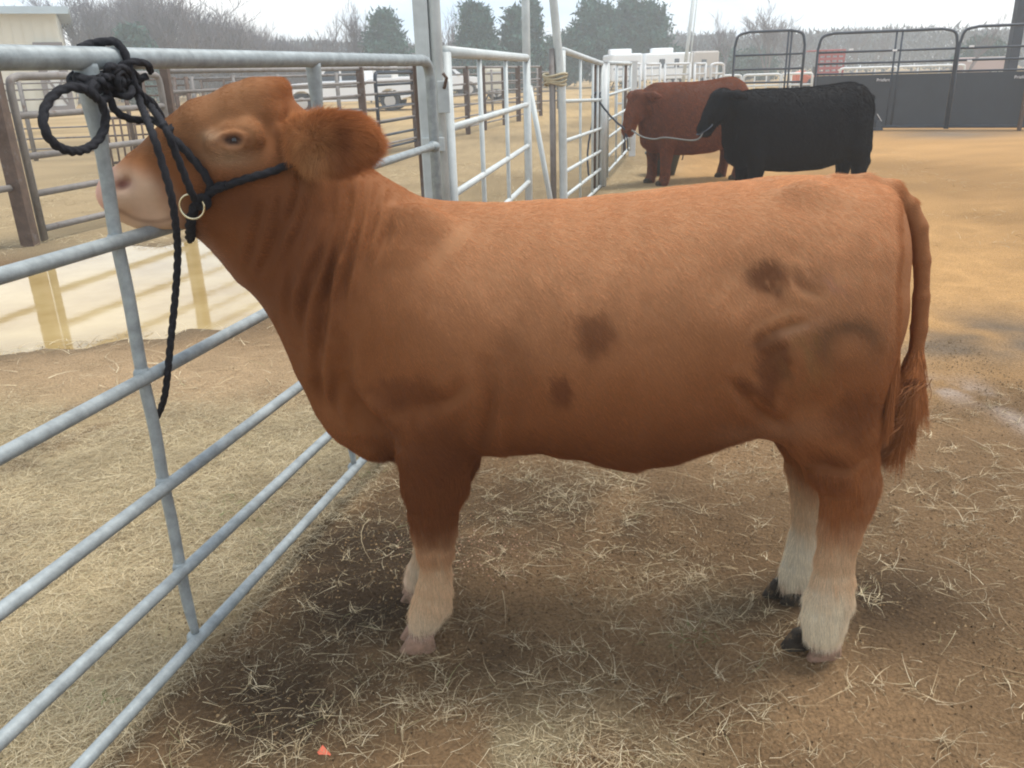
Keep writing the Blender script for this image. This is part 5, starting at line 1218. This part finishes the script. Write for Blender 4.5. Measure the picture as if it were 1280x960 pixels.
blades(620, (-1.2, 2.6), (.65, 3.6), lambda x, y: .75+0*x, (.025, .085), .0015, .42, 'straw_tufts', 'small spiky tufts of dry grass dotted over the brown soil', seed=14, cmul=1.1, tuft=16)
def dens_far(x, y):
    u, v = proj(np.stack([x, y, 0*x], -1)); n1 = fbm(x*1.5, y*1.5, 58, 4)
    return np.clip(.5*sstep(.45, .6, n1)*sstep(3.0, 8, y)*sstep(1.4, .2, x-.12*y)+.22*blob(u, v, 150, 450, 330, 40)*sstep(.5, .62, n1)+.12*sstep(.5, .65, n1)*(x > 1)+.8*np.exp(-(pud_dist(x, y)/.10)**2)*sstep(.5, .62, n1), 0, 1)*(pud_dist(x, y) > -.12)
blades(90000, (-7, 7), (3.8, 15), dens_far, (.05, .14), .004, .35, 'far_dead_grass', 'thin dead grass on the ground beyond the puddle and in the corral', seed=5)
# green sprigs in the straw
def dens_g(x, y):
    u, v = proj(np.stack([x, y, 0*x], -1)); return np.clip(.9*blob(u, v, 285, 635, 35, 12)+.8*blob(u, v, 130, 880, 30, 18)+.5*blob(u, v, 330, 670, 20, 14)+.5*blob(u, v, 860, 800, 40, 12)+.5*blob(u, v, 450, 590, 20, 8), 0, 1)
o = blades(26000, (-1.6, 1.0), (.7, 2.9), dens_g, (.015, .04), .0022, .5, 'green_sprigs', 'few dull green sprigs growing through the straw', seed=6, cmul=.5)
at_ = o.data.color_attributes['Col']; ar = np.empty(len(o.data.vertices)*4, np.float32); at_.data.foreach_get('color', ar); ar = ar.reshape(-1, 4); ar[:, 0] *= .55; ar[:, 1] *= .80; ar[:, 2] *= .50; at_.data.foreach_set('color', ar.ravel())
# soil crumbs and spilled feed
def crumbs(n, dens, xr, yr, sr, name, label, pal, seed):
    r_ = np.random.default_rng(seed); x = r_.uniform(*xr, n); y = r_.uniform(*yr, n); k = r_.random(n) < dens(x, y); x, y = x[k], y[k]; n = len(x)
    s_ = r_.uniform(*sr, n)**1.0; base = np.array([(1, 0, -.3), (-.5, .87, -.3), (-.5, -.87, -.3), (0, 0, .8), (.6, .6, .3)])
    VV = base[None]*s_[:, None, None]*(1+.4*r_.normal(size=(n, 5, 1))*.6); a_ = r_.uniform(0, 6.28, n); ca, sa = np.cos(a_)[:, None], np.sin(a_)[:, None]
    X_ = VV[..., 0]*ca-VV[..., 1]*sa; Y_ = VV[..., 0]*sa+VV[..., 1]*ca; VV = np.stack([X_+x[:, None], Y_+y[:, None], VV[..., 2]+(gz(x, y)+s_*.25)[:, None]], -1)
    fs = np.array([(0, 1, 3), (1, 2, 3), (2, 0, 4), (0, 3, 4), (3, 2, 4)]); FF = ((np.arange(n)*5)[:, None, None]+fs[None]).reshape(-1, 3)
    pal = np.array(pal); c_ = pal[r_.integers(0, len(pal), n)]*r_.uniform(.7, 1.2, n)[:, None]
    o = mesh_np(name, VV.reshape(-1, 3), FF, SOILC, colors=np.repeat(c_, 5, 0)); tag(o, label, 'crumbs', kind='stuff')
SOILC = mat('crumb_soil', rough=.95, attr='Col', spec=.1)
crumbs(30000, lambda x, y: .25+.75*sstep(.4, .62, fbm(x*3, y*3, 77, 3)), (-1.2, 2.4), (.65, 4.2), (.0012, .0055), 'soil_crumbs', 'loose brown soil crumbs on the trodden ground', ((.17, .11, .06), (.14, .09, .05), (.22, .15, .085), (.26, .18, .10)), 8)
crumbs(9000, lambda x, y: (lambda uv: .9*blob(uv[0], uv[1], 600, 690, 70, 28))(proj(np.stack([x, y, 0*x], -1))), (-.6, .6), (1.7, 2.7), (.0015, .004), 'spilled_feed', 'pinkish crumbs of spilled feed behind the front leg', ((.45, .28, .2), (.5, .36, .24), (.35, .2, .13)), 9)
# litter
q = gp(404, 943); LIT = mat('orange_litter', (.62, .12, .06), .6)
o = MB().add([(q[0]-.014, q[1]-.012, q[2]+.006), (q[0]+.010, q[1]-.016, q[2]+.008), (q[0]+.016, q[1]+.004, q[2]+.010), (q[0]-.004, q[1]+.018, q[2]+.024), (q[0]-.015, q[1]+.006, q[2]+.014)], [(0, 1, 2), (0, 2, 3, 4)]).build('litter_scrap', LIT); 
so = o.modifiers.new('s', 'SOLIDIFY'); so.thickness = .0015; tag(o, 'small crumpled orange-red scrap lying on the soil at bottom left', 'litter')

# ================================================================ HAZE
hz = bpy.data.materials.new('haze'); hz.use_nodes = True; n = hz.node_tree; n.nodes.clear()
o_ = n.nodes.new('ShaderNodeOutputMaterial'); pv = n.nodes.new('ShaderNodeVolumePrincipled'); pv.inputs['Density'].default_value = HAZE; pv.inputs['Color'].default_value = (.92, .97, 1.0, 1); pv.inputs['Anisotropy'].default_value = .3
n.links.new(pv.outputs[0], o_.inputs['Volume'])
o = MB().box((-250, -75, -1.2), (250, 260, 10.2)).build('haze', hz); tag(o, kind='stuff')
